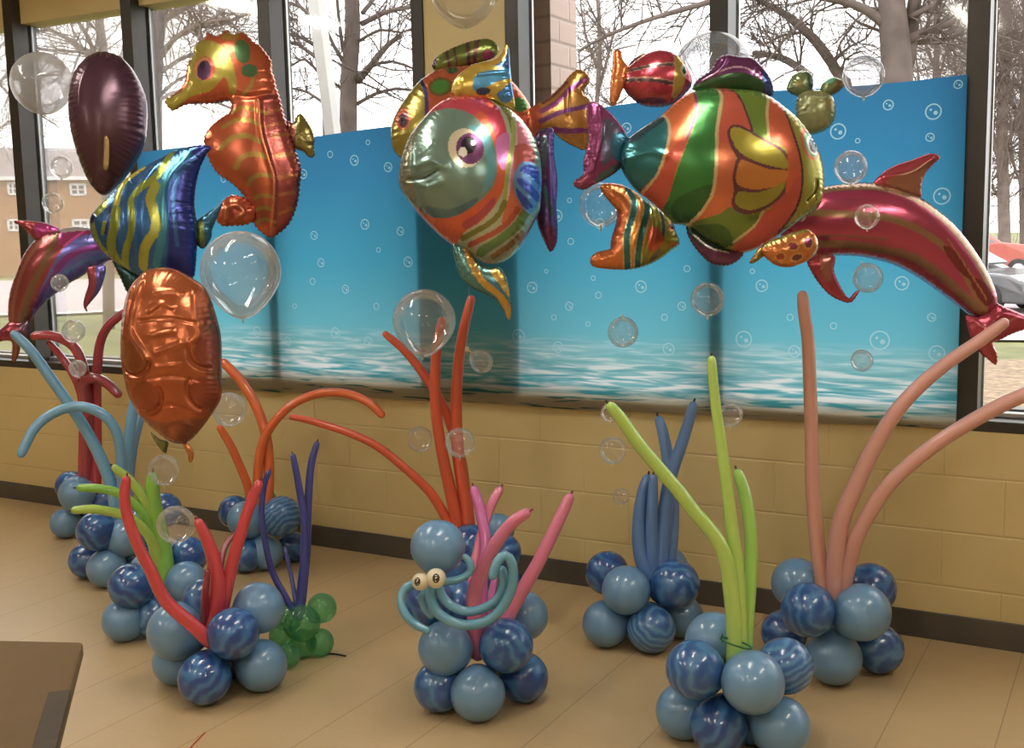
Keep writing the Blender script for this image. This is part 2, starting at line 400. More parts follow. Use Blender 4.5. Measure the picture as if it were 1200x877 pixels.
def cloth_top(x):
    u = (x - CX0) / (CX1 - CX0)
    return 1.925 + 0.085 * u + 0.012 * math.sin(u * 19) * (0.4 + 0.6 * u) - (0.012 if u > 0.9 else 0) * (u - 0.9) * 10
RINGS = [(1041, 123, 6), (1094, 131, 9), (1090, 161, 5), (982, 154, 9), (1104, 230, 9.5), (1123, 99, 5), (893, 335, 7), (1057, 332, 8), (872, 397.5, 9.5), (931, 412, 7), (1031, 399, 11), (1098, 414, 9),
         (1092, 372, 5), (926, 372, 4), (977, 382, 4), (355, 204, 5.5), (387, 181, 4), (368, 276, 5), (478, 307, 6), (405, 339, 5), (442, 359, 4), (432, 401, 6), (624, 337, 6.5), (751, 336, 7), (701, 346, 4),
         (667, 359, 5), (649, 372, 3.5), (608, 394, 8), (654, 407, 6.5), (784, 409, 7), (779, 372, 4), (799, 359, 5), (689, 380, 3), (669, 283, 4), (416, 188, 6), (455, 196, 5.5), (428, 263, 6), (469, 271, 5),
         (432, 167, 3), (653, 253, 7), (703, 262, 6), (734, 150, 6), (376, 308, 5), (302, 389, 6), (337, 400, 5), (393, 390, 6), (345, 359, 3), (262, 210, 4), (650, 232, 3), (444, 293, 3), (882, 318, 3), (805, 315, 4), (695, 326, 3), (366, 330, 4),
         (1005, 165, 3), (948, 202, 3), (668, 235, 3), (640, 318, 2.5), (715, 300, 3), (690, 215, 3)]
def cloth_bot(x): return 0.736 + 0.045 * (x - CX0) / (CX1 - CX0) + 0.004 * math.sin(x * 7)
circ = []                                         # (x, z, outer, inner)
for (x, y, r) in RINGS:
    P = on_wall(x, y, -0.016); R = r * ((P - CAM) @ FWD) / FPX * 1.05
    circ.append((P[0], P[2], R, R - min(0.5 * R, 0.0026 + 0.08 * R)))
    if r > 4.5:
        circ.append((P[0] + .28 * R, P[2] - .15 * R, .26 * R, 0)); circ.append((P[0] - .3 * R, P[2] + .25 * R, .15 * R, 0))
V2, E2 = [], []
def loop(pts):
    b0 = len(V2); V2.extend(pts); E2.extend([(b0 + k, b0 + (k + 1) % len(pts)) for k in range(len(pts))])
xs = np.linspace(CX0, CX1, 180)
loop([(x, cloth_bot(x)) for x in xs] + [(CX1, z) for z in np.linspace(cloth_bot(CX1), cloth_top(CX1), 40)[1:-1]] + [(x, cloth_top(x)) for x in xs[::-1]] + [(CX0, z) for z in np.linspace(cloth_top(CX0), cloth_bot(CX0), 40)[1:-1]])
for (cx, cz, R, q) in circ:
    n_ = 26 if q else 12
    for rad in ((R, q) if q else (R,)): loop([(cx + rad * math.cos(2 * math.pi * k / n_), cz + rad * math.sin(2 * math.pi * k / n_)) for k in range(n_)])
for x in np.linspace(CX0, CX1, 170)[1:-1]:
    for z in np.arange(0.75, 2.05, 0.026):
        if cloth_bot(x) + 0.008 < z < cloth_top(x) - 0.008 and all((x - c[0]) ** 2 + (z - c[1]) ** 2 > (c[2] + 0.006) ** 2 for c in circ): V2.append((x, z))
ov, oe, of, *_ = delaunay_2d_cdt([Vector(p) for p in V2], E2, [], 1, 1e-6)
b = MB(); b.v = [(v.x, cloth_y(v.x, v.y), v.y) for v in ov]
for f in of:
    cx = sum(ov[i].x for i in f) / len(f); cz = sum(ov[i].y for i in f) / len(f)
    b.f.append(tuple(f)); b.m.append(1 if any(c[3] ** 2 < (cx - c[0]) ** 2 + (cz - c[1]) ** 2 < c[2] ** 2 for c in circ) else 0)
o = b.build('sea_backdrop', [cloth_material(), ring_material()])
tag(o, 'blue printed sea backdrop with white bubbles hung across the windows', 'backdrop')

# ================================================================ OUTSIDE
m_grass = plain('winter_lawn', lin((112, 114, 66), 0.75), 0.9, noise=0.45, nscale=1.2)
m_leaf = plain('leaf_litter', lin((150, 128, 100), 0.6), 0.95, noise=0.55, nscale=9)
m_road = plain('pale_asphalt', lin((165, 155, 155), 0.8), 0.85, noise=0.05, nscale=0.6)
m_kerb = plain('kerb_concrete', (0.42, 0.41, 0.39), 0.8, noise=0.1)
GZ = -0.5
def gz(r): return GZ - max(0.0, min(1.0, (r - 50) / 38.0)) * 0.98
def gpt(x, y, lift=0.0):
    q = ray(x, y); q = q / np.linalg.norm(q[:2]); r = 0.0
    t = (GZ - CAM_Z) / q[2] if q[2] < 0 else 1e9
    if t > 50:
        for t in np.arange(50, 200, 0.5):
            if CAM_Z + t * q[2] <= gz(t): break
    p = CAM + q * t; p[2] = gz(t) + lift; return p
def ground_at_dir(x, d, lift=0.0):              # ground point under pixel column x at forward distance d
    q = ray(x, 300); q[2] = 0; q = q / (q @ np.array([FWD[0], FWD[1], 0]) / np.linalg.norm(FWD[:2])) * d
    p = CAM + q; p[2] = gz(np.linalg.norm(q[:2])) + lift; return p
b = MB(); V = []; NA, rs = 60, [4.4, 8, 12, 18, 25, 35, 50, 60, 70, 80, 88, 110, 160, 220]
for r in rs:
    for i in range(NA + 1):
        a = math.radians(10 + 160 * i / NA); p = (CAM[0] + r * math.cos(a), max(0.25, CAM[1] + r * math.sin(a)), gz(r)); V.append(p)
F = [(j * (NA + 1) + i, j * (NA + 1) + i + 1, (j + 1) * (NA + 1) + i + 1, (j + 1) * (NA + 1) + i) for j in range(len(rs) - 1) for i in range(NA)]
b.add(V, F); o = b.build('ground_lawn', m_grass); struct(o)
def strip(name, near, far, mat, lift, n=10):
    """a band of ground between two pixel lines, draped over the terrain"""
    b = MB(); m = len(near); V = []
    A = [gpt(x, y) for x, y in near]; Z = [gpt(x, y) for x, y in far]
    for k in range(n + 1):
        for p, q in zip(A, Z):
            v = p + (q - p) * k / n; v[2] = gz(np.linalg.norm(v[:2] - CAM[:2])) + lift; V.append(v)
    b.add(V, [(k * m + i, k * m + i + 1, (k + 1) * m + i + 1, (k + 1) * m + i) for k in range(n) for i in range(m - 1)])
    return struct(b.build(name, mat, smooth=False))
strip('ground_road', [(-300, 374), (-120, 371.5), (60, 369), (143, 365), (280, 361), (420, 357)], [(-300, 335), (-120, 332), (60, 329.5), (143, 328), (280, 325), (420, 322)], m_road, 0.05)
strip('ground_verge_edge', [(-300, 377), (60, 371.5), (143, 367.5), (420, 359.5)], [(-300, 374), (60, 369), (143, 365), (420, 357)], m_kerb, 0.06, 2)
strip('ground_parking', [(1030, 400), (1130, 401), (1220, 402), (1400, 405)], [(1030, 300), (1130, 300), (1220, 300), (1400, 300)], m_road, 0.04)
strip('ground_leaves', [(1000, 560), (1150, 560), (1300, 560), (1800, 560)], [(1000, 424), (1150, 424), (1300, 424), (1500, 424)], m_leaf, 0.03, 4)

# brick pier standing outside beside the column
m_brick = block_material('tan_face_brick', lin((196, 160, 140), 0.62), 0.2, 0.1, 0.012, axis='Y', jc=0.62)
sbox('wall_pier_outside', -2.84, -2.27, 0.22, 0.47, -0.5, 4.2, m_brick)

# white post leaning outside the second bay
m_post = plain('white_paint', (0.42, 0.41, 0.41), 0.6, noise=0.05)
p0, p1 = at(392.5, 175, 7.6), at(369, -12, 7.4)
d = (p1 - p0) / np.linalg.norm(p1 - p0); g0 = p0 + d * ((GZ + 0.02 - p0[2]) / d[2]); g1 = p1 + d * 0.6
b = MB(); a = np.cross(d, [0, 1, 0]); a /= np.linalg.norm(a); c = np.cross(d, a); h = 0.04
V = [q + sx * h * a + sy * h * c for q in (g0, g1) for sx, sy in ((-1, -1), (1, -1), (1, 1), (-1, 1))]
b.add(V, [(0, 1, 2, 3), (4, 5, 6, 7)] + [(i, (i + 1) % 4, 4 + (i + 1) % 4, 4 + i) for i in range(4)])
o = b.build('white_post', m_post, smooth=False, origin=g0); bevel(o, 0.006)
tag(o, 'white post standing outside the window in front of the tree trunk', 'post')

# far brick apartment house
m_fbrick = block_material('far_tan_brick', lin((190, 150, 120), 0.62), 0.6, 0.3, 0.03, jc=0.8)
m_roof = plain('grey_shingle', lin((150, 140, 138), 0.7), 0.9, noise=0.15, nscale=1.5)
m_trimw = plain('white_window_trim', (0.62, 0.62, 0.62), 0.6, noise=0.04)
m_dglass = plain('dim_window_glass', (0.10, 0.10, 0.11), 0.15, noise=0.1)
BD = 84.0
bx = ray(60, 300); bx[2] = 0; bx /= np.linalg.norm(bx); bs = np.array([bx[1], -bx[0], 0])       # away / to the right
bo = CAM + bx * (BD / (bx @ FWD)); bo[2] = gz(BD)
def bl(x, y):                                    # pixel -> (along, height) on the facade
    q = ray(x, y); t = ((bo - CAM) @ bx) / (q @ bx); P = CAM + q * t; return (P - bo) @ bs, P[2] - bo[2]
t = thing('brick_building', 'tan brick two storey apartment house across the road', 'building', tuple(bo))
rot = math.atan2(bs[1], bs[0]); t.rotation_euler = (0, 0, rot)      # local x along the facade, local y away
xl, xr = bl(-120, 260)[0], bl(205, 260)[0]; eave = bl(60, 208)[1]; ridge = bl(60, 188)[1]
bb = MB(); bb.box(xl, xr, 0, 9, -1, eave); bb.build('walls', m_fbrick, t, smooth=False)
bb = MB(); V = [(xl - .4, -.5, eave), (xr + .4, -.5, eave), (xr + .4, 9.5, eave), (xl - .4, 9.5, eave), (xl + 2, 4.5, ridge + 1.2), (xr - 2, 4.5, ridge + 1.2)]
bb.add(V, [(0, 1, 5, 4), (2, 3, 4, 5), (1, 2, 5), (3, 0, 4), (0, 3, 2, 1)]); bb.build('roof', m_roof, t, smooth=False)
bb = MB(); bb.box(xl - .42, xr + .42, -.55, -.45, eave - 0.22, eave + 0.06); bb.build('gutter', m_trimw, t, smooth=False)
for (wx0, wx1, wy0, wy1) in [(81, 101.6, 215, 229.5), (44, 55.5, 214, 229.5), (84, 105, 257, 271), (47, 60, 257, 271), (8, 22, 213, 229), (8, 24, 257, 271), (-30, -10, 212, 229)]:
    a0, h1 = bl(wx0, wy0); a1, h0 = bl(wx1, wy1)
    f = MB(); th = 0.16
    f.box(a0, a1, -.12, .0, h0, h0 + th); f.box(a0, a1, -.12, .0, h1 - th, h1); f.box(a0, a0 + th, -.12, 0, h0, h1); f.box(a1 - th, a1, -.12, 0, h0, h1)
    f.box((a0 + a1) / 2 - .07, (a0 + a1) / 2 + .07, -.11, 0, h0, h1); f.box(a0, a1, -.1, 0, (h0 + h1) / 2 - .04, (h0 + h1) / 2 + .04)
    wo = f.build('window', m_trimw, t, smooth=False)
    f = MB(); f.box(a0 + .02, a1 - .02, -.05, -.01, h0 + .02, h1 - .02); f.build('pane', m_dglass, wo, smooth=False)

# bare trees
m_bark = [plain('grey_bark', lin((112, 98, 92), 0.6), 0.95, noise=0.3, nscale=3, bump=0.6, bscale=12),
          plain('pale_bark', lin((136, 120, 112), 0.62), 0.95, noise=0.25, nscale=3, bump=0.5, bscale=12)]
def grow(b, p, d, L, r, lv, rg, spread=0.75, up=0.12):
    n = max(3, int(5 - (3 - lv) * 0.5)); pts = [p]; dd = d.copy()
    for i in range(n):
        dd = dd + rg.normal(0, 0.17, 3) + np.array([0, 0, up * 0.3]); dd /= np.linalg.norm(dd); pts.append(pts[-1] + dd * L / n)
    rad = np.linspace(r, r * 0.4, len(pts)); b.tube(pts, rad, 5 if lv > 1 else 3, cap=False)
    if lv <= 0: return
    for i in range(1, len(pts)):
        for _ in range((2 if rg.random() < .6 else 1) if lv > 1 else (1 if rg.random() < .8 else 2)):
            q = rg.normal(0, 1, 3); q -= dd * (q @ dd); q /= np.linalg.norm(q) + 1e-9
            nd = dd * (1 - spread * 0.5) + q * spread; nd /= np.linalg.norm(nd)
            grow(b, pts[i], nd, L * rg.uniform(0.42, 0.7), rad[i] * 0.5, lv - 1, rg, spread, up)
def tree(label, D, trunk, w, limbs, seed, twig=1.0, mat=0, lv=3, nt_=7, name='bare_tree', minr=0.009, crown=None):
    """trunk/limbs are lines drawn at distance D from the window; limbs: (points, width_px0, width_px1)"""
    rg = np.random.default_rng(seed); base = ground_at_dir(trunk[0][0], D, -0.05)
    t = thing(name, label, 'tree', tuple(base), 'bare trees outside')
    k = D / FPX
    P = [at(x, y, D) for x, y in trunk]
    if P[0][2] > base[2] + 0.3: P = [base] + P
    P3 = spline([(p[0], p[1], p[2]) for p in P], 0.6)
    b = MB(); n = len(P3); b.tube(P3, np.linspace(w * k / 2 * 1.15, w * k / 2 * 0.75, n), 12, cap=False); b.build('trunk', m_bark[mat], t, origin=base)
    b = MB()
    for (L, w0, w1) in limbs:
        off = rg.normal(0, 0.5, len(L)) * 0.02 * D; off[0] = 0
        off = np.cumsum(off)
        L3 = spline([tuple(at(x, y, D + o_)) for (x, y), o_ in zip(L, off)], 0.4); m_ = len(L3)
        rad = np.linspace(w0 * k / 2, w1 * k / 2, m_); b.tube(L3, rad, 7, cap=False)
        tot = np.linalg.norm(L3[-1] - L3[0]); nn = int(0.85 * nt_ * twig * (2 + tot / 1.5))
        for _ in range(nn):
            i = int(rg.uniform(0.15, 1) * (m_ - 1)); dl = L3[min(i + 1, m_ - 1)] - L3[max(i - 1, 0)]; dl /= np.linalg.norm(dl) + 1e-9
            q = rg.normal(0, 1, 3); q -= dl * (q @ dl); q /= np.linalg.norm(q); nd = dl * 0.5 + q * 0.8; nd /= np.linalg.norm(nd)
            grow(b, L3[i], nd, rg.uniform(0.5, 1.6) * D / 16, max(minr * D / 22, rad[i] * 0.3), lv - 1, rg)
    if crown:
        for (x, y, up_) in crown:
            grow(b, at(x, y, D), np.array([rg.normal(0, .5), rg.normal(0, .5), up_]), rg.uniform(1.5, 3) * D / 18, minr * D / 9, lv, rg, 0.8)
    b.build('branches', m_bark[mat], t, origin=base)
    return t
tree('bare tree with a straight grey trunk right of the white post', 30, [(407, 330), (408, 160), (409, 90), (413, 40), (412, -10), (408, -90)], 21,
     [([(420, 95), (436, 75), (455, 52), (470, 42)], 9, 5), ([(418, 122), (440, 110), (465, 104), (486, 107)], 5, 3), ([(424, 28), (450, 15), (470, 10), (490, 8)], 7, 4), ([(418, 90), (435, 78), (460, 72), (488, 82)], 5, 3),
      ([(402, 60), (398, 30), (395, 0), (392, -40)], 5, 3), ([(404, 75), (392, 55), (380, 30), (366, 10)], 5, 3), ([(418, 50), (445, 35), (470, 38), (490, 30)], 4, 2), ([(425, 15), (445, -10), (470, -40)], 6, 3), ([(404, 110), (390, 95), (372, 85)], 4, 2)], 3, 0.9, 0)
tree('thin dark bare tree forking left of the white post', 27, [(384, 330), (382, 110), (376, 88), (371, 55), (367, 15), (360, -40)], 9,
     [([(370, 25), (352, 8), (335, 3), (318, 0)], 5, 3), ([(372, 55), (355, 45), (338, 40), (316, 38)], 5, 3), ([(374, 70), (355, 56), (340, 50), (320, 62)], 5, 3), ([(376, 88), (358, 70), (345, 75), (322, 88)], 4, 2), ([(378, 120), (360, 108), (340, 103), (320, 95)], 4, 2),
      ([(368, 30), (352, 25), (335, 20), (318, 16)], 4, 2)], 5, 1.1, 0)
tree('thick pale trunked bare tree close behind the seahorse', 21, [(176, 400), (177, 190), (178, 110), (181, 50), (188, 0), (196, -60)], 24,
     [([(186, 70), (205, 45), (235, 28), (270, 22)], 8, 4), ([(182, 90), (210, 70), (240, 60), (275, 55)], 6, 3), ([(190, 25), (215, 10), (250, -5), (290, 0)], 8, 4), ([(180, 120), (200, 100), (220, 88), (245, 78)], 5, 3), ([(240, 60), (225, 25), (215, -5)], 4, 2),
      ([(270, 100), (250, 70), (235, 40), (222, 0)], 4, 3), ([(300, 10), (280, 20), (255, 30), (215, 33)], 5, 3), ([(182, 120), (215, 105), (250, 118), (300, 140)], 5, 3), ([(290, 60), (275, 30), (250, 10)], 4, 2)], 8, 1.1, 1)
tree('bare tree with low branches seen above the dark purple balloon', 24, [(128, 420), (125, 140), (122, 70), (117, 30), (113, -20)], 12,
     [([(118, 75), (100, 60), (75, 43), (42, 28)], 8, 4), ([(120, 80), (110, 60), (100, 38), (86, 18)], 7, 4), ([(110, 62), (80, 60), (55, 58), (20, 52)], 4, 2), ([(125, 100), (140, 70), (150, 40), (160, 10)], 5, 3), ([(60, 36), (40, 36), (20, 38)], 3, 2), ([(95, 60), (85, 85), (80, 110)], 3, 2),
      ([(118, 40), (95, 20), (70, 10)], 4, 2)], 13, 1.0, 1)
tree('slender bare tree outside the leftmost window edge', 26, [(-30, 420), (-28, 160), (-24, 60), (-20, -20)], 12,
     [([(-26, 140), (-10, 110), (5, 90), (20, 80)], 5, 2), ([(-24, 90), (-5, 60), (10, 45), (24, 20)], 5, 2), ([(-26, 180), (0, 150), (20, 140), (40, 150)], 4, 2), ([(-24, 70), (10, 110), (40, 130), (70, 150)], 4, 2)], 17, 1.0, 1)
tree('big bare tree with a thick forked trunk right of the big striped fish', 17.5, [(1052, 420), (1050, 130), (1051, 80), (1047, 30), (1044, -10), (1040, -80)], 37,
     [([(1062, 75), (1068, 30), (1072, 0), (1080, -50)], 20, 14), ([(1038, 30), (1015, 12), (985, 1), (945, -6)], 13, 8), ([(1062, 48), (1085, 36), (1110, 28), (1140, 12)], 11, 7), ([(1066, 20), (1090, 8), (1110, -5)], 8, 5),
      ([(960, -8), (880, -10), (826, 4), (780, 17), (752, 26), (710, 42), (678, 60)], 9, 3), ([(710, 42), (695, 62), (676, 74)], 3, 2), ([(711, 42), (700, 25), (690, 5), (684, -10)], 3, 2), ([(776, 18), (770, 0), (764, -15)], 3, 2), ([(812, 8), (800, 30), (790, 50)], 3, 2), ([(728, 36), (728, 10), (727, -10)], 2.5, 2)], 21, 1.0, 0)
tree('leaning bare tree with curved limbs left of the big forked trunk', 18.5, [(1010, 420), (995, 130), (985, 92), (965, 60), (948, 40), (925, 20)], 13,
     [([(930, 24), (912, 12), (893, 2), (870, -10)], 9, 6), ([(950, 90), (925, 72), (905, 65), (882, 62)], 11, 6), ([(975, 75), (995, 55), (1015, 45), (1030, 20)], 4, 2), ([(958, 55), (950, 30), (955, 0)], 4, 2), ([(940, 38), (915, 42), (895, 52), (880, 40)], 4, 2), ([(985, 95), (990, 70), (1010, 60)], 4, 2),
      ([(920, 70), (905, 50), (893, 30)], 4, 2), ([(1000, 30), (985, 50), (978, 75)], 3, 2)], 23, 1.2, 0)
tree('dense bare tree beside the right hand mullion above the parked cars', 44, [(1178, 330), (1176, 230), (1174, 150), (1178, 60), (1180, -20)], 13,
     [([(1176, 200), (1160, 150), (1165, 100), (1158, 50)], 6, 3), ([(1176, 180), (1195, 130), (1200, 80)], 6, 3), ([(1175, 120), (1155, 80), (1150, 30)], 5, 3), ([(1178, 80), (1195, 50), (1210, 10)], 5, 3), ([(1178, 240), (1160, 215), (1150, 180)], 5, 2), ([(1176, 150), (1190, 200), (1205, 240)], 4, 2), ([(1178, 60), (1165, 30), (1160, -10)], 4, 2)], 29, 2.0, 1, nt_=9)
for i, (x, D_, w_, lab) in enumerate([(1140, 46, 8, 'distant slim bare tree hidden partly by the right mullion'), (1200, 48, 9, 'distant bare tree cut off by the right edge'), (1095, 50, 8, 'distant bare tree above the dolphin fin'), (700, 45, 6, 'distant bare tree beside the brick pier')]):
    tree(lab, D_, [(x, 300), (x - 2, 150), (x + 3, 60), (x, -10)], w_, [([(x, 200), (x + 14, 150), (x + 20, 100)], 4, 2), ([(x, 160), (x - 16, 110), (x - 22, 60)], 4, 2), ([(x, 110), (x + 14, 60), (x + 22, 20)], 4, 2), ([(x, 80), (x - 14, 40), (x - 20, 0)], 4, 2), ([(x, 230), (x - 12, 190), (x - 16, 150)], 3, 2)], 41 + i, 1.3, 1)

# parked cars
m_tyre = plain('tyre_rubber', (0.02, 0.02, 0.02), 0.8, noise=0.2); m_rim = plain('wheel_alloy', (0.4, 0.4, 0.42), 0.35, metal=0.8, noise=0.05)
m_cglass = plain('car_glass', (0.12, 0.13, 0.14), 0.08, noise=0.05); m_lampg = plain('car_lamp', (0.75, 0.75, 0.75), 0.15, noise=0.03)
def car(name, label, paint, loc, heading, L=4.4, Hh=1.62, suv=True):
    t = thing(name, label, 'car', tuple(loc)); t.rotation_euler = (0, 0, heading)
    W = 0.86
    if suv: prof = [(-2.2, .42), (-2.22, .95), (-2.12, 1.12), (-1.75, 1.58), (-1.4, 1.64), (-.2, 1.64), (.25, 1.5), (.85, 1.12), (1.7, 1.02), (2.1, .85), (2.2, .55), (2.15, .35), (-2.1, .33)]; win = [(-1.75, 1.1), (-1.5, 1.5), (-.3, 1.53), (.2, 1.42), (.65, 1.1)]
    else: prof = [(-2.2, .42), (-2.2, .85), (-1.9, 1.0), (-1.4, 1.08), (-.8, 1.42), (.1, 1.44), (.85, 1.02), (1.8, .92), (2.15, .75), (2.22, .5), (2.15, .28), (-2.1, .28)]; win = [(-1.2, 1.06), (-.75, 1.35), (.05, 1.37), (.62, 1.04)]
    s = L / 4.4
    def ext(P, w, name, mat, par, bv=0.0, wtop=None):
        b = MB(); n = len(P); V = []
        for sgn in (-1, 1):
            for (x, z) in P:
                ww = w if z < 1.1 else w * (1 - 0.22 * (z - 1.1) / 0.5)
                V.append((x * s, sgn * ww, z * Hh / 1.62))
        b.add(V, [tuple(range(n)), tuple(range(n, 2 * n))[::-1]] + [(i, n + i, n + (i + 1) % n, (i + 1) % n) for i in range(n)])
        o = b.build(name, mat, par, smooth=False)
        if bv: bevel(o, bv, 3)
        return o
    ext(prof, W, 'body', paint, t, 0.06)
    ext(win, W + 0.012, 'side_windows', m_cglass, t)
    b = MB(); b.add([(.32 * s, -.6, 1.46 * Hh / 1.62), (.32 * s, .6, 1.46 * Hh / 1.62), (.85 * s, .72, 1.13 * Hh / 1.62), (.85 * s, -.72, 1.13 * Hh / 1.62)], [(0, 1, 2, 3)])
    o = b.build('windscreen', m_cglass, t, smooth=False); so = o.modifiers.new('thick', 'SOLIDIFY'); so.thickness = 0.05; so.offset = 0
    for sx in (-1.35, 1.35):
        for sy in (-1, 1):
            b = MB(); yc = sy * (W - .06)
            b.tube([(sx * s, yc - .1, .34), (sx * s, yc + .1, .34)], [.34, .34], 24, cap=False); wo = b.build('wheel', m_tyre, t)
            b = MB(); b.tube([(sx * s, yc - .112, .34), (sx * s, yc + .112, .34)], [.2, .2], 16, cap=False); b.build('rim', m_rim, wo)
    for sy in (-1, 1):
        b = MB(); b.box(2.02 * s, 2.19 * s, sy * .55 - .2, sy * .55 + .2, .66, .8); b.build('headlight', m_lampg, t, smooth=False)
m_red = plain('coral_red_paint', lin((205, 105, 90), 0.55), 0.3, coat=0.5, noise=0.03); m_silver = plain('grey_car_paint', lin((120, 120, 124), 0.5), 0.25, metal=0.4, coat=0.5, noise=0.03)
hd = math.atan2(RIGHT[1], RIGHT[0])
gp = gpt(1178, 327.5); cdir = np.array([math.cos(hd), math.sin(hd), 0])
car('red_car', 'coral red car parked far off beyond the right window', m_red, gp - cdir * 1.38, hd, 4.5, 1.75)
gp = gpt(1204, 361); car('silver_car', 'dark grey car parked in front of the red car', m_silver, gp - cdir * 1.7, hd - 0.95, 4.5, 1.45, False)

# ================================================================ FOIL BALLOONS
m_foil = foil_material('printed_foil', 0.62, 0.22, 0.2, 40)
m_foil_soft = foil_material('pearl_foil', 0.45, 0.27, 0.2, 30)
FG = 1.0
_lin = lin
def lin(c, g=1.0, mx=0.92):                     # printed foil inks are a little greyed
    o = _lin(c, g, mx)
    if g != FG: return o
    L = 0.3 * o[0] + 0.55 * o[1] + 0.15 * o[2]; return tuple(v * 0.86 + L * 0.14 + 0.008 for v in o)
def inside(P, poly):
    x, y = P[:, 0], P[:, 1]; c = np.zeros(len(P), bool); n = len(poly)
    for i in range(n):
        x1, y1 = poly[i]; x2, y2 = poly[(i + 1) % n]
        if y1 == y2: continue
        hit = ((y1 > y) != (y2 > y)) & (x < (x2 - x1) * (y - y1) / (y2 - y1) + x1); c ^= hit
    return c
def seg_dist(P, line, arg=False):
    best = np.full(len(P), 1e9); s_at = np.zeros(len(P)); s = 0.0
    for a, b in zip(line[:-1], line[1:]):
        d = b - a; L2 = d @ d + 1e-9; t = np.clip(((P - a) @ d) / L2, 0, 1)
        D = np.linalg.norm(P - a - t[:, None] * d, axis=1); m = D < best
        best[m] = D[m]; s_at[m] = s + t[m] * math.sqrt(L2); s += math.sqrt(L2)
    return (best, s_at) if arg else best
def paint_colors(P, base, ops):
    C = np.tile(np.array(lin(base, FG)), (len(P), 1))
    for op in ops:
        if op[0] == 'p':
            m = inside(P, spline(op[1], 4, True)); C[m] = lin(op[2], FG)
        elif op[0] == 's':
            L = spline(op[1], 4) if len(op[1]) > 2 else np.array(op[1], float); m = seg_dist(P, L) < op[2] / 2; C[m] = lin(op[3], FG)
        elif op[0] == 'e':
            _, cx, cy, rx, ry, rot, c = op; a = math.radians(rot); d = P - np.array([cx, cy])
            u = d[:, 0] * math.cos(a) + d[:, 1] * math.sin(a); v = -d[:, 0] * math.sin(a) + d[:, 1] * math.cos(a)
            C[(u / rx) ** 2 + (v / ry) ** 2 < 1] = lin(c, FG)
        elif op[0] == 'bands':                     # stripes following a direction
            _, poly, ang, per, duty, c = op; a = math.radians(ang); m = inside(P, spline(poly, 4, True))
            u = P[:, 0] * math.cos(a) + P[:, 1] * math.sin(a); C[m & ((u / per) % 1 < duty)] = lin(c, FG)
    return C
def inflate(V, F, nb):
    """membrane height over the outline: zero on the seam, full in the middle"""
    n = len(V); F = np.array(F); I, J, Wt = [], [], []; area = np.zeros(n)
    for k in range(3):
        a, b, c = F[:, k], F[:, (k + 1) % 3], F[:, (k + 2) % 3]
        e1 = V[a] - V[c]; e2 = V[b] - V[c]; cr = np.abs(e1[:, 0] * e2[:, 1] - e1[:, 1] * e2[:, 0]) + 1e-9
        w_ = np.clip(0.5 * (e1 * e2).sum(1) / cr, 0.02, 5); I.append(a); J.append(b); Wt.append(w_)
        area += np.bincount(a, cr / 6, n)
    I, J, Wt = map(np.concatenate, (I, J, Wt)); free = np.ones(n); free[:nb] = 0
    diag = np.bincount(I, Wt, n) + np.bincount(J, Wt, n) + 1e-12
    def A(x): return (diag * x - np.bincount(I, Wt * x[J], n) - np.bincount(J, Wt * x[I], n)) * free
    b = area * free; x = np.zeros(n); r = b.copy(); z = r / diag; p = z.copy(); rz = r @ z; b0 = rz
    for _ in range(600):
        Ap = A(p); al = rz / (p @ Ap + 1e-30); x += al * p; r -= al * Ap; z = r / diag; rn = r @ z
        if rn < 1e-10 * b0: break
        p = z + rn / rz * p; rz = rn
    return np.maximum(x, 0)
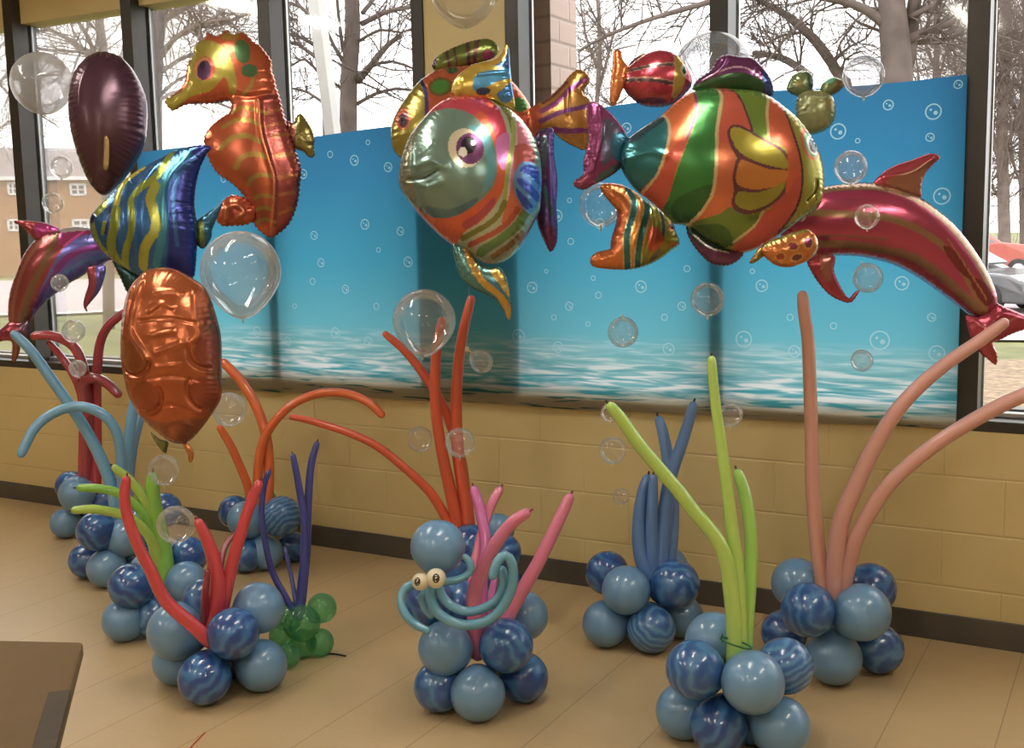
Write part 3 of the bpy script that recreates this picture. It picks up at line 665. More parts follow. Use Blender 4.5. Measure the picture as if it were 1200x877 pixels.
def foil(name, outline, depth, base, ops=(), thick=20, parent=None, origin=None, mat=None, sp=1.8, scallop=None, ridges=(), yaw=0.0, tilt=0.0, step=None, pucker=0.10):
    sp = min(sp, 1.3); O = spline(outline, step or sp * 1.15, True)
    # even spacing along the seam
    seg = np.linalg.norm(np.diff(np.vstack([O, O[:1]]), axis=0), axis=1); cum = np.concatenate([[0], np.cumsum(seg)]); n = max(12, int(cum[-1] / (sp * 1.1)))
    s = np.arange(n) * cum[-1] / n; Oc = np.vstack([O, O[:1]]); O = np.stack([np.interp(s, cum, Oc[:, 0]), np.interp(s, cum, Oc[:, 1])], 1)
    ar = 0.5 * np.sum(O[:, 0] * np.roll(O[:, 1], -1) - np.roll(O[:, 0], -1) * O[:, 1])
    if scallop:
        T = np.roll(O, -1, 0) - np.roll(O, 1, 0); T /= np.linalg.norm(T, axis=1)[:, None] + 1e-9; N = np.stack([T[:, 1], -T[:, 0]], 1) * (1 if ar > 0 else -1)
        O = O + N * (scallop[0] * np.abs(np.sin(s * math.pi / scallop[1])))[:, None]
    lo, hi = O.min(0), O.max(0); hx = []; row = 0; y = lo[1]
    while y < hi[1]:
        xs = np.arange(lo[0] + (row % 2) * sp / 2, hi[0], sp); hx.append(np.stack([xs, np.full(len(xs), y)], 1)); y += sp * 0.866; row += 1
    Hx = np.vstack(hx); Hx = Hx[inside(Hx, O)]
    dB = seg_dist(Hx, np.vstack([O, O[:1]])); Hx = Hx[dB > sp * 0.55]
    pts = [Vector(p) for p in np.vstack([O, Hx])]; ed = [(i, (i + 1) % n) for i in range(n)]
    ov, oe, of, *_ = delaunay_2d_cdt(pts, ed, [], 1, 1e-5)
    P = np.array([(v.x, v.y) for v in ov]); Fc = [tuple(f) for f in of if len(f) == 3]
    # seam vertices first
    dS = seg_dist(P, np.vstack([O, O[:1]])); order = np.argsort(dS > 1e-3, kind='stable'); nb = int((dS <= 1e-3).sum()); inv = np.empty(len(P), int); inv[order] = np.arange(len(P))
    P = P[order]; Fc = [tuple(int(inv[i]) for i in f) for f in Fc]
    h = inflate(P, Fc, nb); h = np.sqrt(h / h.max())
    dS, sB = seg_dist(P, np.vstack([O, O[:1]]), True)
    prnd = np.sin(sB * 0.9 + 2.0 * np.sin(sB * 0.13)) + 0.6 * np.sin(sB * 0.47 + 1.0)
    h = h * (1 + pucker * prnd * np.exp(-dS / 5.0))
    zf = h * thick
    for (L, w_, a) in ridges:
        L = spline(L, 3) if len(L) > 2 else np.array(L, float); zf = zf + a * np.exp(-(seg_dist(P, L) / w_) ** 2) * np.minimum(1, dS / 6)
    zb = -h * thick * 0.9
    C = paint_colors(P, base, ops)
    cen = O.mean(0); P0 = at(cen[0], cen[1], depth)
    a = math.radians(yaw); e = math.radians(tilt)
    nrm = -(FWD * math.cos(a) - RIGHT * math.sin(a)); nrm = nrm * math.cos(e) + UP * math.sin(e); nrm /= np.linalg.norm(nrm)
    rays = (P[:, :1] - 600) / FPX * RIGHT - (P[:, 1:] - 438.5) / FPX * UP + FWD
    W = CAM + rays * (((P0 - CAM) @ nrm) / (rays @ nrm))[:, None]
    k = depth / FPX; front = W + nrm * (zf * k)[:, None]; back = W[nb:] + nrm * (zb * k)[nb:, None]
    V = np.vstack([front, back]); nf = len(P)
    org = np.array(origin if origin is not None else P0)
    tri = np.array(Fc); v0, v1, v2 = P[tri[:, 0]], P[tri[:, 1]], P[tri[:, 2]]
    flip = ((v1 - v0)[:, 0] * (v2 - v0)[:, 1] - (v1 - v0)[:, 1] * (v2 - v0)[:, 0]) > 0
    tri[flip] = tri[flip][:, ::-1]; bk = np.where(tri >= nb, tri + nf - nb, tri)[:, ::-1]
    # a triangle with all three corners on the seam would coincide front and back
    ok = (tri >= nb).any(1); tris = np.vstack([tri[ok], bk[ok]])
    me = bpy.data.meshes.new(name); me.from_pydata((V - org).tolist(), [], tris.tolist()); me.update()
    me.polygons.foreach_set('use_smooth', [True] * len(tris))
    ca = me.color_attributes.new('Col', 'FLOAT_COLOR', 'POINT'); cc = np.ones((len(V), 4), np.float32); cc[:nf, :3] = C; cc[nf:, :3] = C[nb:]
    ca.data.foreach_set('color', cc.ravel())
    o = bpy.data.objects.new(name, me); COL.objects.link(o); me.materials.append(mat or m_foil)
    if parent is not None: o.parent = parent
    else: o.location = org
    return o
def foil_root(name, label, cat, x, y, d, group='foil sea creature balloons'):
    P = at(x, y, d); return thing(name, label, cat, tuple(P), group), P

# --- dark purple oval balloon
t, P = foil_root('oval_balloon', 'dark purple oval foil balloon hanging high at the left window', 'balloon', 127, 145, 4.95, 'foil balloons')
foil('body', [(123, 61), (140, 66), (153, 78), (163, 94), (170, 113), (172, 135), (168, 170), (154, 197), (140, 215), (123, 229), (109, 220), (97, 197), (86, 162), (82, 135), (82, 113), (86, 92), (94, 77), (107, 65)], 4.95, (74, 36, 56),
     [('p', [(100, 150), (150, 150), (150, 240), (95, 240)], (72, 34, 44))], 34, t, P, m_foil_soft, 2.2, ridges=[([(112, 85), (104, 110), (104, 130)], 4, 1.5), ([(110, 222), (123, 205), (138, 214)], 5, 2)])
foil('tail', [(122, 160), (127, 162), (128, 180), (127, 198), (121, 198), (121, 178)], 4.80, (140, 110, 50), [], 1.5, t, P, sp=1.2)

# --- seahorse
D = 4.7
t, P = foil_root('seahorse_balloon', 'orange seahorse foil balloon with a yellow snout at the left window', 'balloon', 285, 160, D)
OR, YO, RD = (182, 78, 28), (160, 128, 34), (150, 48, 40)
Y1 = [(230, 55), (240, 49), (257, 53), (270, 65), (277, 80), (281, 95), (280, 112), (273, 113), (271, 100), (266, 95), (258, 103), (248, 110), (238, 112), (222, 117), (203, 129), (194, 118), (215, 108), (224, 95), (222, 78), (228, 66)]
foil('body', [(194, 117.5), (200, 114), (210, 107), (217.5, 95), (219, 85), (222, 73), (228, 66), (228, 57), (234, 50), (242, 45), (242.5, 38.5), (250, 42.5), (257, 42.5), (265, 36), (273, 41), (282, 38.5), (290, 43), (297, 50), (304, 54), (312, 64), (317.5, 72), (318, 83), (321, 92), (323, 102), (328, 117), (331, 130), (335, 143), (340, 158), (343, 170),
     (348, 184), (352, 198), (351, 213), (349, 232), (345, 248), (338, 262), (328, 272), (317, 277.5), (307, 272), (298, 262), (295, 250), (290, 236), (281, 223), (270, 213), (258, 205), (251, 197), (245, 186), (241, 173), (240, 161), (247, 150), (258, 140), (270, 132), (272, 122), (268, 118), (255, 120), (240, 121), (227, 121), (215, 123), (203, 129), (196, 123)],
     D, OR, [('p', [(307, 118), (335, 118), (360, 190), (355, 240), (330, 290), (322, 250), (325, 215), (318, 187), (310, 157)], (150, 58, 46)),
             ('p', Y1, (158, 142, 34)), ('e', 287, 64, 9, 15, -15, (72, 110, 60)), ('e', 296, 87, 9, 8, 0, (70, 108, 62)), ('p', [(266, 38), (282, 41), (278, 50), (262, 48)], (160, 120, 30)),
             ('e', 243.5, 84, 13, 14, 0, (186, 74, 44)), ('e', 241, 84, 10, 13, 15, (200, 130, 90)), ('e', 243, 86, 8.5, 11.5, 10, (84, 44, 84)), ('e', 241, 80, 3, 5, 0, (40, 28, 60)),
             ('s', [(300, 96), (297, 106), (289, 114)], 4, (160, 130, 40)),
             ('s', [(275, 134), (288, 130), (303, 133), (316, 136)], 4.5, YO), ('s', [(265, 152), (280, 145), (297, 145), (310, 152)], 5, YO), ('s', [(262, 177), (275, 166), (293, 163), (309, 170)], 6, YO),
             ('s', [(280, 200), (288, 188), (303, 184), (317, 188)], 6, YO), ('s', [(294, 218), (302, 210), (313, 208), (323, 210)], 5, YO), ('s', [(302, 234), (312, 231), (324, 234)], 4.5, YO), ('s', [(302, 248), (312, 245), (322, 248)], 4, YO), ('s', [(302, 262), (312, 258), (324, 262)], 4, YO),
             ('s', [(318, 135), (328, 130)], 4, (165, 90, 40)), ('s', [(316, 152), (332, 147)], 4, (165, 90, 40)), ('s', [(324, 163), (340, 158)], 4.5, (165, 95, 40)), ('s', [(326, 186), (346, 182)], 5, (165, 95, 40)), ('s', [(330, 211), (348, 207)], 5, (165, 95, 40)), ('s', [(330, 231), (346, 227)], 4, (165, 95, 40)), ('s', [(330, 252), (343, 246)], 4, (165, 95, 40)),
             ('s', [(307, 120), (310, 157), (318, 187), (325, 215), (323, 248), (318, 272)], 2.2, (205, 110, 56))], 20, t, P, None, 1.6, (1.6, 6), yaw=0,
     ridges=[([(307, 122), (310, 157), (318, 187), (325, 215), (322, 262)], 3, 3), ([(277, 114), (296, 117), (320, 112)], 3, -3)])
foil('tail_curl', [(260, 238), (270, 230), (282, 231), (292, 237), (299, 247), (297, 258), (287, 263), (273, 264), (261, 264), (254, 257), (257, 247)], D - 0.03, (176, 70, 30), [('s', [(266, 258), (268, 246), (280, 242), (288, 250), (280, 256)], 3, (200, 110, 60))], 10, t, P, None, 1.4, (1.6, 6),
     ridges=[([(266, 258), (268, 246), (280, 242), (288, 250), (280, 256)], 2.5, 2.5)])
foil('dorsal_fin', [(334, 143), (344, 145), (347, 138), (352, 134), (358, 140), (365, 152), (368, 162), (367, 172), (368, 182), (363, 184), (355, 177), (347, 174), (340, 168)], D + 0.02, (126, 112, 44), [('p', [(330, 140), (345, 143), (346, 175), (334, 172)], (130, 60, 50)), ('s', [(346, 160), (362, 150)], 1.5, (90, 80, 40)), ('s', [(346, 163), (364, 168)], 1.5, (90, 80, 40))], 6, t, P, None, 1.4, (1.2, 4))

# --- angelfish
D = 4.25
t, P = foil_root('angelfish_balloon', 'blue and yellow green striped angelfish foil balloon with swept back fins', 'balloon', 180, 255, D)
YG, BL, TE = (126, 138, 24), (26, 84, 140), (36, 118, 138)
foil('body', [(106, 263), (107, 254), (115, 244), (127, 231), (145, 213), (163, 200), (187, 187), (205, 177.5), (223, 172), (240, 170.5), (247, 173), (242.5, 180), (236, 192), (231, 207), (228, 223), (227, 240), (229, 254), (231, 266), (231, 280), (230, 293), (229, 310), (227, 324), (218, 330), (195, 334), (168, 326), (150, 316), (137, 308), (123, 297), (113, 285), (107, 273)],
     D, BL, [('p', [(236, 165), (250, 172), (232, 210), (228, 250), (232, 300), (226, 330), (196, 336), (205, 300), (206, 255), (207, 222), (220, 196)], (34, 44, 124)),
             ('s', [(232, 184), (217, 205), (210, 228), (211, 255), (214, 290)], 4, (40, 96, 150)),
             ('s', [(223, 183), (205, 203), (197, 223), (196, 240), (200, 262), (196, 290), (190, 312)], 9, TE),
             ('s', [(203, 179), (197, 198), (188, 213), (172, 226), (163, 240), (165, 258), (163, 278), (155, 298), (151, 314)], 8.5, YG), ('s', [(170, 199), (154, 212), (147, 227), (145, 243)], 8, (186, 176, 26)),
             ('s', [(145, 250), (143, 270), (138, 285), (138, 300), (144, 314)], 12, YG), ('s', [(190, 222), (185, 237), (189, 252), (192, 266), (189, 277), (179, 292), (174, 314)], 11, (150, 148, 24)),
             ('p', [(114, 250), (123, 237), (131, 234), (132, 245), (125, 252), (118, 256)], YG), ('s', [(113, 263), (118, 282), (128, 298)], 6, YG), ('s', [(130, 264), (127, 276)], 5, YG), ('s', [(137, 246), (135, 262), (131, 276)], 3, (50, 40, 90)),
             ('e', 112, 258, 4, 6.5, 20, (60, 40, 90)), ('e', 112, 258, 2.2, 4, 20, (20, 16, 30))], 30, t, P, None, 1.7, (0.9, 6),
     ridges=[([(187, 196), (174, 224), (168, 250), (168, 300)], 6, 2.5), ([(222, 190), (205, 220), (204, 300)], 5, 2), ([(150, 218), (146, 245), (148, 300)], 5, 2)])
foil('tail', [(229, 262), (233, 257), (240, 252), (250, 245), (260, 238), (257, 248), (252, 260), (248, 270), (247, 279), (240, 290), (234, 290), (229, 281)], D + 0.02, (30, 92, 120), [('p', [(233, 262), (240, 262), (240, 290), (233, 285)], (104, 120, 40))], 7, t, P, None, 1.4, (0.8, 4))
foil('lower_fin', [(133, 304), (150, 312), (175, 325), (170, 342), (160, 351), (150, 343), (142, 326), (137, 316)], D + 0.06, (22, 66, 66), [], 6, t, P, None, 1.5, (1.4, 5))

# --- turtle seen from its shell side
D = 3.9
t, P = foil_root('turtle_balloon', 'orange turtle foil balloon turned to show its shiny oval belly', 'balloon', 203, 420, D)
EL = lambda cx, cy, rx, ry, a0=0, a1=360: [(cx + rx * math.cos(math.radians(a)), cy + ry * math.sin(math.radians(a))) for a in np.linspace(a0, a1, 16)]
foil('body', [(172, 317), (188, 313.5), (204, 315), (220, 323), (238, 335), (247, 351), (253, 370), (258, 390), (259.5, 412), (259.5, 440), (259, 466), (248, 486), (233, 506), (222, 517), (212, 520.5), (198, 517), (180, 503), (164, 486), (152, 464), (147, 444), (143, 420), (143, 392), (145, 368), (149, 348), (154, 336), (163, 325)],
     D, (176, 84, 24), [('p', [(143, 340), (160, 330), (158, 400), (160, 460), (172, 500), (150, 470), (140, 420)], (160, 70, 26)), ('p', [(248, 345), (262, 380), (262, 460), (250, 488), (248, 440), (246, 400)], (140, 74, 40)), ('e', 168, 420, 18, 20, 0, (150, 76, 22)), ('e', 250, 412, 13, 20, 0, (150, 66, 40)), ('e', 180, 464, 18, 17, 0, (152, 68, 24)), ('e', 246, 460, 15, 19, 0, (150, 64, 26)),
                        ('p', [(160, 486), (200, 494), (240, 490), (225, 516), (210, 522), (190, 514)], (150, 80, 40))], 42, t, P, None, 2.0, None,
     ridges=[([(172, 332), (168, 360), (164, 388), (176, 408), (184, 420)], 3.5, 4), (EL(168, 420, 20, 20, 20, 160), 2.5, -4), (EL(250, 412, 20, 20, 90, 200), 2.5, -4), ([(234, 344), (238, 372), (242, 392), (232, 405)], 3, 3), (EL(180, 464, 20, 20, -30, 110), 2.5, -4), (EL(250, 458, 22, 24, 120, 210), 2.5, -4),
             ([(160, 340), (156, 370), (153, 395)], 3, 3), ([(192, 344), (212, 343), (222, 347)], 2.5, 1.5), ([(176, 378), (206, 375), (238, 380)], 2, -1.5), ([(190, 395), (215, 390)], 3, 2.2), ([(186, 444), (215, 441), (240, 446)], 2, -1.5), ([(188, 366), (200, 358), (212, 362)], 3, 2), ([(196, 414), (212, 408), (222, 404)], 3, 2), ([(196, 430), (222, 428)], 2, 1.2), ([(185, 480), (210, 474), (232, 482)], 2.5, -1.5), ([(198, 500), (214, 492), (228, 498)], 2.5, 1.5)], pucker=0.05)
foil('valve', [(214, 519), (220, 520), (226, 528), (227, 536), (224, 542), (221, 541), (220, 532), (216, 526)], D, (190, 110, 40), [], 1.8, t, P, sp=1.1)
foil('tail_fin', [(176, 506), (186, 514), (197, 518), (196, 526), (194, 532), (188, 527), (181, 517)], D + 0.10, (112, 112, 52), [], 2.5, t, P, sp=1.2)

# --- left dolphin
D = 5.1
t, P = foil_root('dolphin_balloon', 'maroon and purple dolphin foil balloon diving at the left window', 'balloon', 65, 320, D)
foil('body', [(12, 381), (10.5, 368), (11, 355), (14, 338), (20, 322), (28, 302), (37, 288), (46, 279), (56, 273), (67, 270), (80, 267), (93, 265.5), (107, 267), (125, 271), (140, 278), (152, 286), (168, 294), (176, 300), (172, 304), (156, 301), (142, 303), (128, 305), (117, 312), (103, 318.5), (92, 326), (82, 331), (70, 340), (58, 349), (48, 359), (37, 373), (32, 384), (22, 386)],
     D, (140, 50, 54), [('p', [(34, 386), (40, 366), (52, 345), (64, 322), (78, 300), (92, 284), (112, 276), (150, 280), (150, 300), (117, 316), (92, 330), (70, 344), (48, 362)], (96, 96, 176)),
                        ('p', [(68, 270), (85, 266), (112, 267), (130, 272), (110, 276), (90, 282), (78, 290), (74, 282)], (160, 40, 110)), ('p', [(64, 268), (85, 264), (112, 264), (128, 270), (100, 272), (78, 274)], (178, 168, 172)),
                        ('s', [(72, 276), (66, 300), (50, 328), (38, 352), (28, 380)], 8, (116, 84, 54)), ('s', [(60, 276), (45, 296), (32, 322), (22, 352), (18, 378)], 5, (150, 92, 70)), ('s', [(74, 318), (90, 302), (110, 293), (135, 290)], 7, (122, 38, 130)), ('s', [(70, 334), (84, 320), (104, 308), (130, 300)], 3.5, (80, 120, 180)), ('s', [(44, 362), (58, 340), (72, 322)], 4, (112, 50, 130)), ('s', [(84, 290), (102, 274)], 3, (220, 60, 160))], 22, t, P, None, 1.7, (0.6, 5))
foil('dorsal_fin', [(16, 260), (25, 258.5), (36, 259.5), (50, 261), (60, 264), (69, 269), (66, 276), (55, 279), (45, 281), (39, 279), (33, 272), (25, 265)], D - 0.02, (160, 56, 66), [('p', [(44, 262), (62, 264), (70, 270), (50, 280), (44, 276)], (170, 40, 120))], 6, t, P, None, 1.4, (0.7, 4))
foil('flipper', [(103, 314), (114, 311), (123, 312), (122.5, 323), (117, 340), (107, 353), (101, 361), (104, 366), (100.5, 364), (98, 357), (100, 346), (104, 333), (103, 322)], D - 0.14, (150, 52, 66), [('p', [(114, 311), (126, 312), (122, 330), (112, 350), (108, 352), (114, 335)], (100, 90, 170))], 5, t, P, None, 1.4, (0.7, 4))
foil('tail_fluke', [(11, 378), (5, 383), (-4, 390), (-14, 400), (-4, 401), (6, 399), (14, 401), (14.5, 412), (14, 423), (18, 423.5), (23, 411), (25, 399), (34, 396), (35, 386), (33, 376), (22, 378)], D - 0.02, (150, 46, 66), [('p', [(13, 398), (28, 396), (24, 412), (18, 426), (12, 424)], (150, 84, 66)), ('p', [(24, 378), (38, 374), (36, 398), (26, 396)], (90, 56, 76))], 6, t, P, None, 1.4, (0.7, 4))

# --- spotted orange fish behind
D = 4.3
t, P = foil_root('spotted_fish_balloon', 'orange fish foil balloon with green spots behind the round eyed fish', 'balloon', 545, 135, D)
foil('body', [(461, 176), (458, 160), (459, 146), (465, 131), (477, 113), (490, 97), (502, 88), (513, 82), (530, 78.5), (557, 77), (582, 80), (600, 95), (612, 109), (622, 125), (630, 148), (626, 165), (610, 182), (580, 198), (540, 204), (500, 200), (475, 190)],
     D, (190, 84, 38), [('p', [(455, 180), (455, 140), (475, 108), (492, 93), (498, 105), (501, 125), (498, 150), (482, 185), (468, 192)], (146, 130, 30)), ('s', [(494, 96), (500, 112), (502, 128), (502, 145)], 4.5, (50, 52, 104)), ('e', 517.5, 108, 14, 12, 0, (110, 90, 34)), ('e', 517.5, 108, 10, 8.5, 0, (70, 140, 44)), ('e', 531, 87, 7, 5, 0, (60, 100, 60)), ('e', 609, 127, 9, 9, 0, (60, 120, 48)), ('e', 474, 143, 10, 13.5, 0, (196, 104, 52)), ('e', 474.5, 145, 6.2, 9, 0, (110, 60, 80)), ('e', 474.5, 146, 3.5, 5.5, 0, (50, 30, 50))], 34, t, P, None, 1.7)
foil('top_fin', [(507, 79), (508, 73), (512, 67), (527, 58), (547, 50), (560, 47), (572, 46), (581, 51), (584, 59), (577, 68), (557, 74), (533, 81), (515, 84)], D + 0.01, (104, 116, 34), [('s', [(523, 60), (527, 80)], 4, (84, 46, 60)), ('s', [(532, 55), (536, 80)], 3, (84, 46, 60)), ('s', [(548, 50), (550, 76)], 4.5, (84, 46, 60)), ('s', [(560, 47), (556, 72)], 5, (100, 50, 60)), ('e', 572, 66, 7, 6, 0, (150, 50, 100)), ('s', [(508, 80), (510, 70)], 5, (70, 44, 60))], 8, t, P, None, 1.5, (0.8, 5))
foil('tail', [(618, 132), (627, 124), (642, 116), (658, 101), (668, 89), (677, 82), (686, 85), (691, 94), (685, 103), (683, 111), (690, 116), (695, 130), (691, 150), (687, 174), (675, 172), (660, 164), (646, 153), (632, 152), (626, 160), (620, 150)], D - 0.12, (178, 122, 36),
     [('p', [(616, 128), (628, 122), (634, 130), (634, 150), (626, 162), (616, 152)], (182, 78, 34)), ('s', [(634, 132), (652, 122), (668, 106), (686, 94)], 6, (122, 46, 104)), ('s', [(634, 143), (656, 134), (676, 129), (694, 124)], 5.5, (112, 50, 120)), ('s', [(648, 153), (666, 155), (690, 154)], 6, (128, 50, 116)), ('s', [(636, 122), (650, 112), (664, 98)], 3.5, (120, 52, 60))], 9, t, P, None, 1.5, (1.2, 5), ridges=[([(665, 105), (664, 135)], 2, 1.5)])

# --- big round eyed fish
D = 3.75
t, P = foil_root('round_eyed_fish_balloon', 'big round fish foil balloon with a grey green face and one large purple eye', 'balloon', 550, 210, D)
RB, PK, OG = (206, 58, 84), (214, 130, 150), (214, 92, 48)
foil('body', [(467, 212), (468, 198), (471, 184), (478, 165), (486, 152), (496, 140), (511, 124.5), (529, 115), (547, 112), (567, 115), (585, 122), (603, 133), (617, 147), (627, 164), (633, 185), (635, 210), (634, 232), (632, 248), (625, 263), (615, 282), (604, 297), (591, 306), (575, 310), (559, 304), (545, 295), (531, 288), (515, 276), (496, 257), (480, 238), (470, 224)],
     D, (176, 186, 160), [
        ('p', [(490, 160), (498, 138), (511, 122), (529, 113), (547, 110), (566, 116), (580, 128), (590, 147), (595, 172), (595, 200), (592, 225), (583, 246), (565, 266), (547, 276), (531, 290), (512, 276), (495, 258), (485, 245)], OG),
        ('p', [(490, 160), (498, 138), (511, 122), (529, 113), (547, 110), (566, 116), (580, 128), (590, 147), (595, 172), (594, 190), (584, 190), (576, 165), (560, 148), (536, 138), (510, 140)], RB), ('p', [(566, 140), (578, 160), (584, 182), (578, 180), (566, 160), (556, 150)], OG), ('p', [(582, 176), (596, 166), (596, 202), (590, 210), (584, 200)], (206, 110, 180)), ('p', [(560, 258), (580, 240), (578, 252), (560, 268), (545, 274), (545, 266)], (178, 70, 84)),
        ('p', [(520, 116), (545, 112), (540, 120), (524, 124)], (208, 90, 90)),
        ('s', [(556, 113), (575, 118), (590, 132), (598, 148), (601, 162)], 5, (116, 128, 50)), ('s', [(601, 150), (602, 172), (597, 195), (594, 222), (592, 242)], 5, (164, 176, 84)), ('s', [(606, 152), (606, 176), (601, 200), (598, 225), (596, 246)], 4, (224, 190, 190)),
        ('p', [(606, 148), (616, 160), (622, 180), (623, 198), (612, 198), (604, 212), (600, 236), (597, 236), (600, 205), (606, 178)], PK), ('p', [(604, 180), (624, 178), (625, 198), (610, 200), (603, 212)], (196, 92, 80)), ('p', [(597, 236), (604, 214), (606, 236), (612, 250), (600, 262), (588, 268)], (212, 108, 70)),
        ('s', [(592, 245), (582, 262), (564, 274), (544, 283)], 6, (126, 126, 40)), ('s', [(606, 252), (594, 268), (574, 281), (552, 290)], 6, (186, 84, 60)), ('s', [(618, 247), (608, 266), (588, 284), (564, 298)], 10, (112, 150, 84)), ('s', [(612, 276), (598, 290), (578, 303)], 6, (160, 120, 70)), ('s', [(632, 250), (622, 268), (608, 288)], 4, (190, 104, 100)), ('s', [(624, 160), (630, 185), (631, 205)], 6, (150, 176, 130)),
        ('p', [(460, 212), (470, 184), (478, 164), (490, 148), (502, 139), (516, 136), (532, 136), (550, 142), (565, 155), (577, 172), (583, 195), (583, 215), (576, 232), (560, 247), (540, 257), (520, 260), (505, 257), (490, 245), (475, 230)], (112, 142, 132)),
        ('p', [(550, 160), (568, 164), (580, 190), (581, 215), (574, 230), (566, 236), (572, 210), (568, 184)], (92, 160, 172)), ('p', [(500, 246), (530, 252), (562, 240), (556, 250), (535, 260), (510, 259)], (80, 116, 124)), ('p', [(460, 212), (470, 184), (480, 162), (494, 146), (498, 150), (486, 180), (484, 212), (492, 246), (480, 236)], (128, 130, 108)),
        ('e', 547.5, 185, 19, 23, -15, (226, 214, 184)), ('e', 553, 186, 15.5, 18, -10, (112, 56, 108)), ('e', 551.5, 182, 8.5, 10, 0, (24, 14, 22)), ('e', 545, 190, 5, 5.5, 0, (236, 230, 220)), ('e', 557, 179.5, 2.8, 3, 0, (236, 230, 220)),
        ('p', [(603, 212), (611, 199), (623, 196.5), (633, 204), (634.5, 226), (627, 248), (619, 255), (611, 248), (603, 232)], (104, 156, 206)), ('p', [(608, 208), (620, 199), (631, 206), (633, 222), (620, 212)], (62, 90, 186)), ('p', [(606, 217), (618, 219), (632, 232), (629, 240), (618, 232), (608, 224)], (62, 90, 186)), ('p', [(604, 228), (614, 236), (624, 246), (617, 250), (609, 243)], (60, 84, 178)),
        ('s', [(487, 217), (501, 216), (514, 210)], 1.6, (44, 60, 56))], 62, t, P, None, 1.5, None, pucker=0.08,
     ridges=[([(482, 216), (501, 216), (515, 209)], 2.2, -3.5), ([(492, 202), (508, 198), (524, 206)], 4, 2), ([(486, 160), (484, 200), (490, 240)], 3, -1.5), ([(474, 218), (490, 222), (502, 226)], 3, 1.5), ([(498, 188), (510, 178)], 3, 1.5), ([(500, 232), (520, 222)], 4, 1.5)])
foil('top_fin', [(531, 112), (530, 99), (537, 88), (552, 77), (567, 73), (580, 70), (588, 62), (592, 52), (596, 55), (598, 77), (600, 98), (603, 127), (590, 124), (577, 118), (560, 116), (545, 116)], D - 0.04, (188, 156, 32), [('p', [(556, 94), (568, 86), (584, 84), (598, 80), (599, 92), (585, 97), (570, 104), (556, 108)], (62, 146, 196)), ('p', [(582, 113), (592, 104), (600, 96), (602, 114), (592, 122)], (56, 120, 180)), ('p', [(588, 62), (593, 54), (598, 60), (598, 80), (584, 80), (574, 76)], (54, 96, 150)), ('p', [(586, 62), (592, 52), (595, 56), (591, 70), (580, 78), (560, 80), (566, 74), (580, 70)], (190, 150, 28)), ('p', [(560, 106), (575, 106), (572, 112), (560, 112)], (60, 60, 90))], 10, t, P, None, 1.4, None, ridges=[([(540, 90), (540, 110)], 2, 1.5), ([(560, 90), (580, 88), (596, 86)], 2, 2)])
foil('bottom_fin', [(531, 288), (543, 282), (549, 294), (563, 309), (575, 314), (585, 313), (593, 324), (597, 340), (599, 362), (596, 375), (591, 364), (583, 352), (569, 344), (555, 338), (541, 326), (535, 310)], D - 0.03, (74, 126, 120), [('s', [(547, 292), (555, 314), (567, 332), (583, 344), (593, 358), (597, 374)], 8, (192, 142, 28)), ('p', [(574, 318), (586, 318), (596, 338), (596, 348), (584, 332)], (198, 160, 56)), ('s', [(576, 330), (590, 344)], 4, (60, 130, 170))], 7, t, P, None, 1.4, (0.8, 4))
foil('tail', [(629, 160), (636, 152), (646, 150), (649, 157), (649, 180), (653, 210), (652, 240), (653, 262), (653, 280), (650, 290), (645, 295), (640, 287), (630, 262), (628, 235), (630, 200)], D + 0.16, (96, 66, 136), [('p', [(625, 158), (640, 150), (642, 190), (640, 240), (636, 270), (625, 262)], (74, 40, 74)), ('p', [(632, 166), (641, 160), (642, 182), (634, 200)], (60, 70, 80)), ('s', [(638, 222), (646, 252)], 5, (56, 90, 84)), ('p', [(632, 266), (654, 270), (650, 298), (640, 292)], (104, 44, 92))], 8, t, P, None, 1.5, (0.6, 5), ridges=[([(645, 158), (645, 220), (648, 275)], 2.5, 2.5)])

# --- small red fish
D = 3.78
t, P = foil_root('red_fish_balloon', 'small crimson fish foil balloon with an orange tail above the big striped fish', 'balloon', 765, 92, D)
foil('body', [(729, 88), (738, 78), (748, 70), (758, 63.5), (772, 59.6), (788, 62.5), (799, 72), (808, 86), (810.5, 98), (804, 108), (791, 120), (774, 125), (754, 123.5), (742, 116), (731, 103)], D, (184, 46, 70),
     [('p', [(735, 106), (760, 112), (795, 116), (774, 128), (750, 126)], (170, 56, 60)), ('s', [(748, 120), (775, 121)], 5, (110, 60, 90)), ('s', [(730, 87), (754, 84), (788, 80)], 4.5, (190, 150, 130)), ('s', [(730, 87), (754, 84), (785, 81)], 2.8, (92, 76, 80)), ('s', [(733, 97), (760, 99), (786, 103)], 5.5, (196, 150, 120)), ('s', [(733, 97), (760, 100), (784, 103)], 4, (92, 66, 70)),
      ('p', [(790, 66), (797, 71), (801, 90), (797, 108), (787, 118), (787, 95)], (176, 146, 40)), ('s', [(789, 66), (788, 90), (786, 116)], 1.5, (200, 150, 110)), ('e', 799, 86, 4, 8, 0, (190, 190, 160)), ('e', 800, 86, 2.4, 5, 0, (30, 40, 50)), ('p', [(803, 90), (812, 92), (808, 106), (802, 104)], (150, 36, 60))], 24, t, P, None, 1.4, (0.9, 6))
foil('tail', [(720, 60), (727, 59.6), (730, 70), (736, 79), (734, 92), (731, 102), (728, 108), (724, 118), (718, 124), (715, 118), (715.6, 98), (718, 76)], D - 0.02, (198, 104, 28), [], 5, t, P, None, 1.3, (0.5, 4))
foil('top_fin', [(736, 77), (744, 68), (754, 62.5), (757, 64), (756, 68), (748, 74), (740, 80)], D + 0.04, (150, 80, 40), [('p', [(736, 77), (748, 68), (752, 70), (742, 80)], (80, 56, 50))], 4, t, P, None, 1.3)

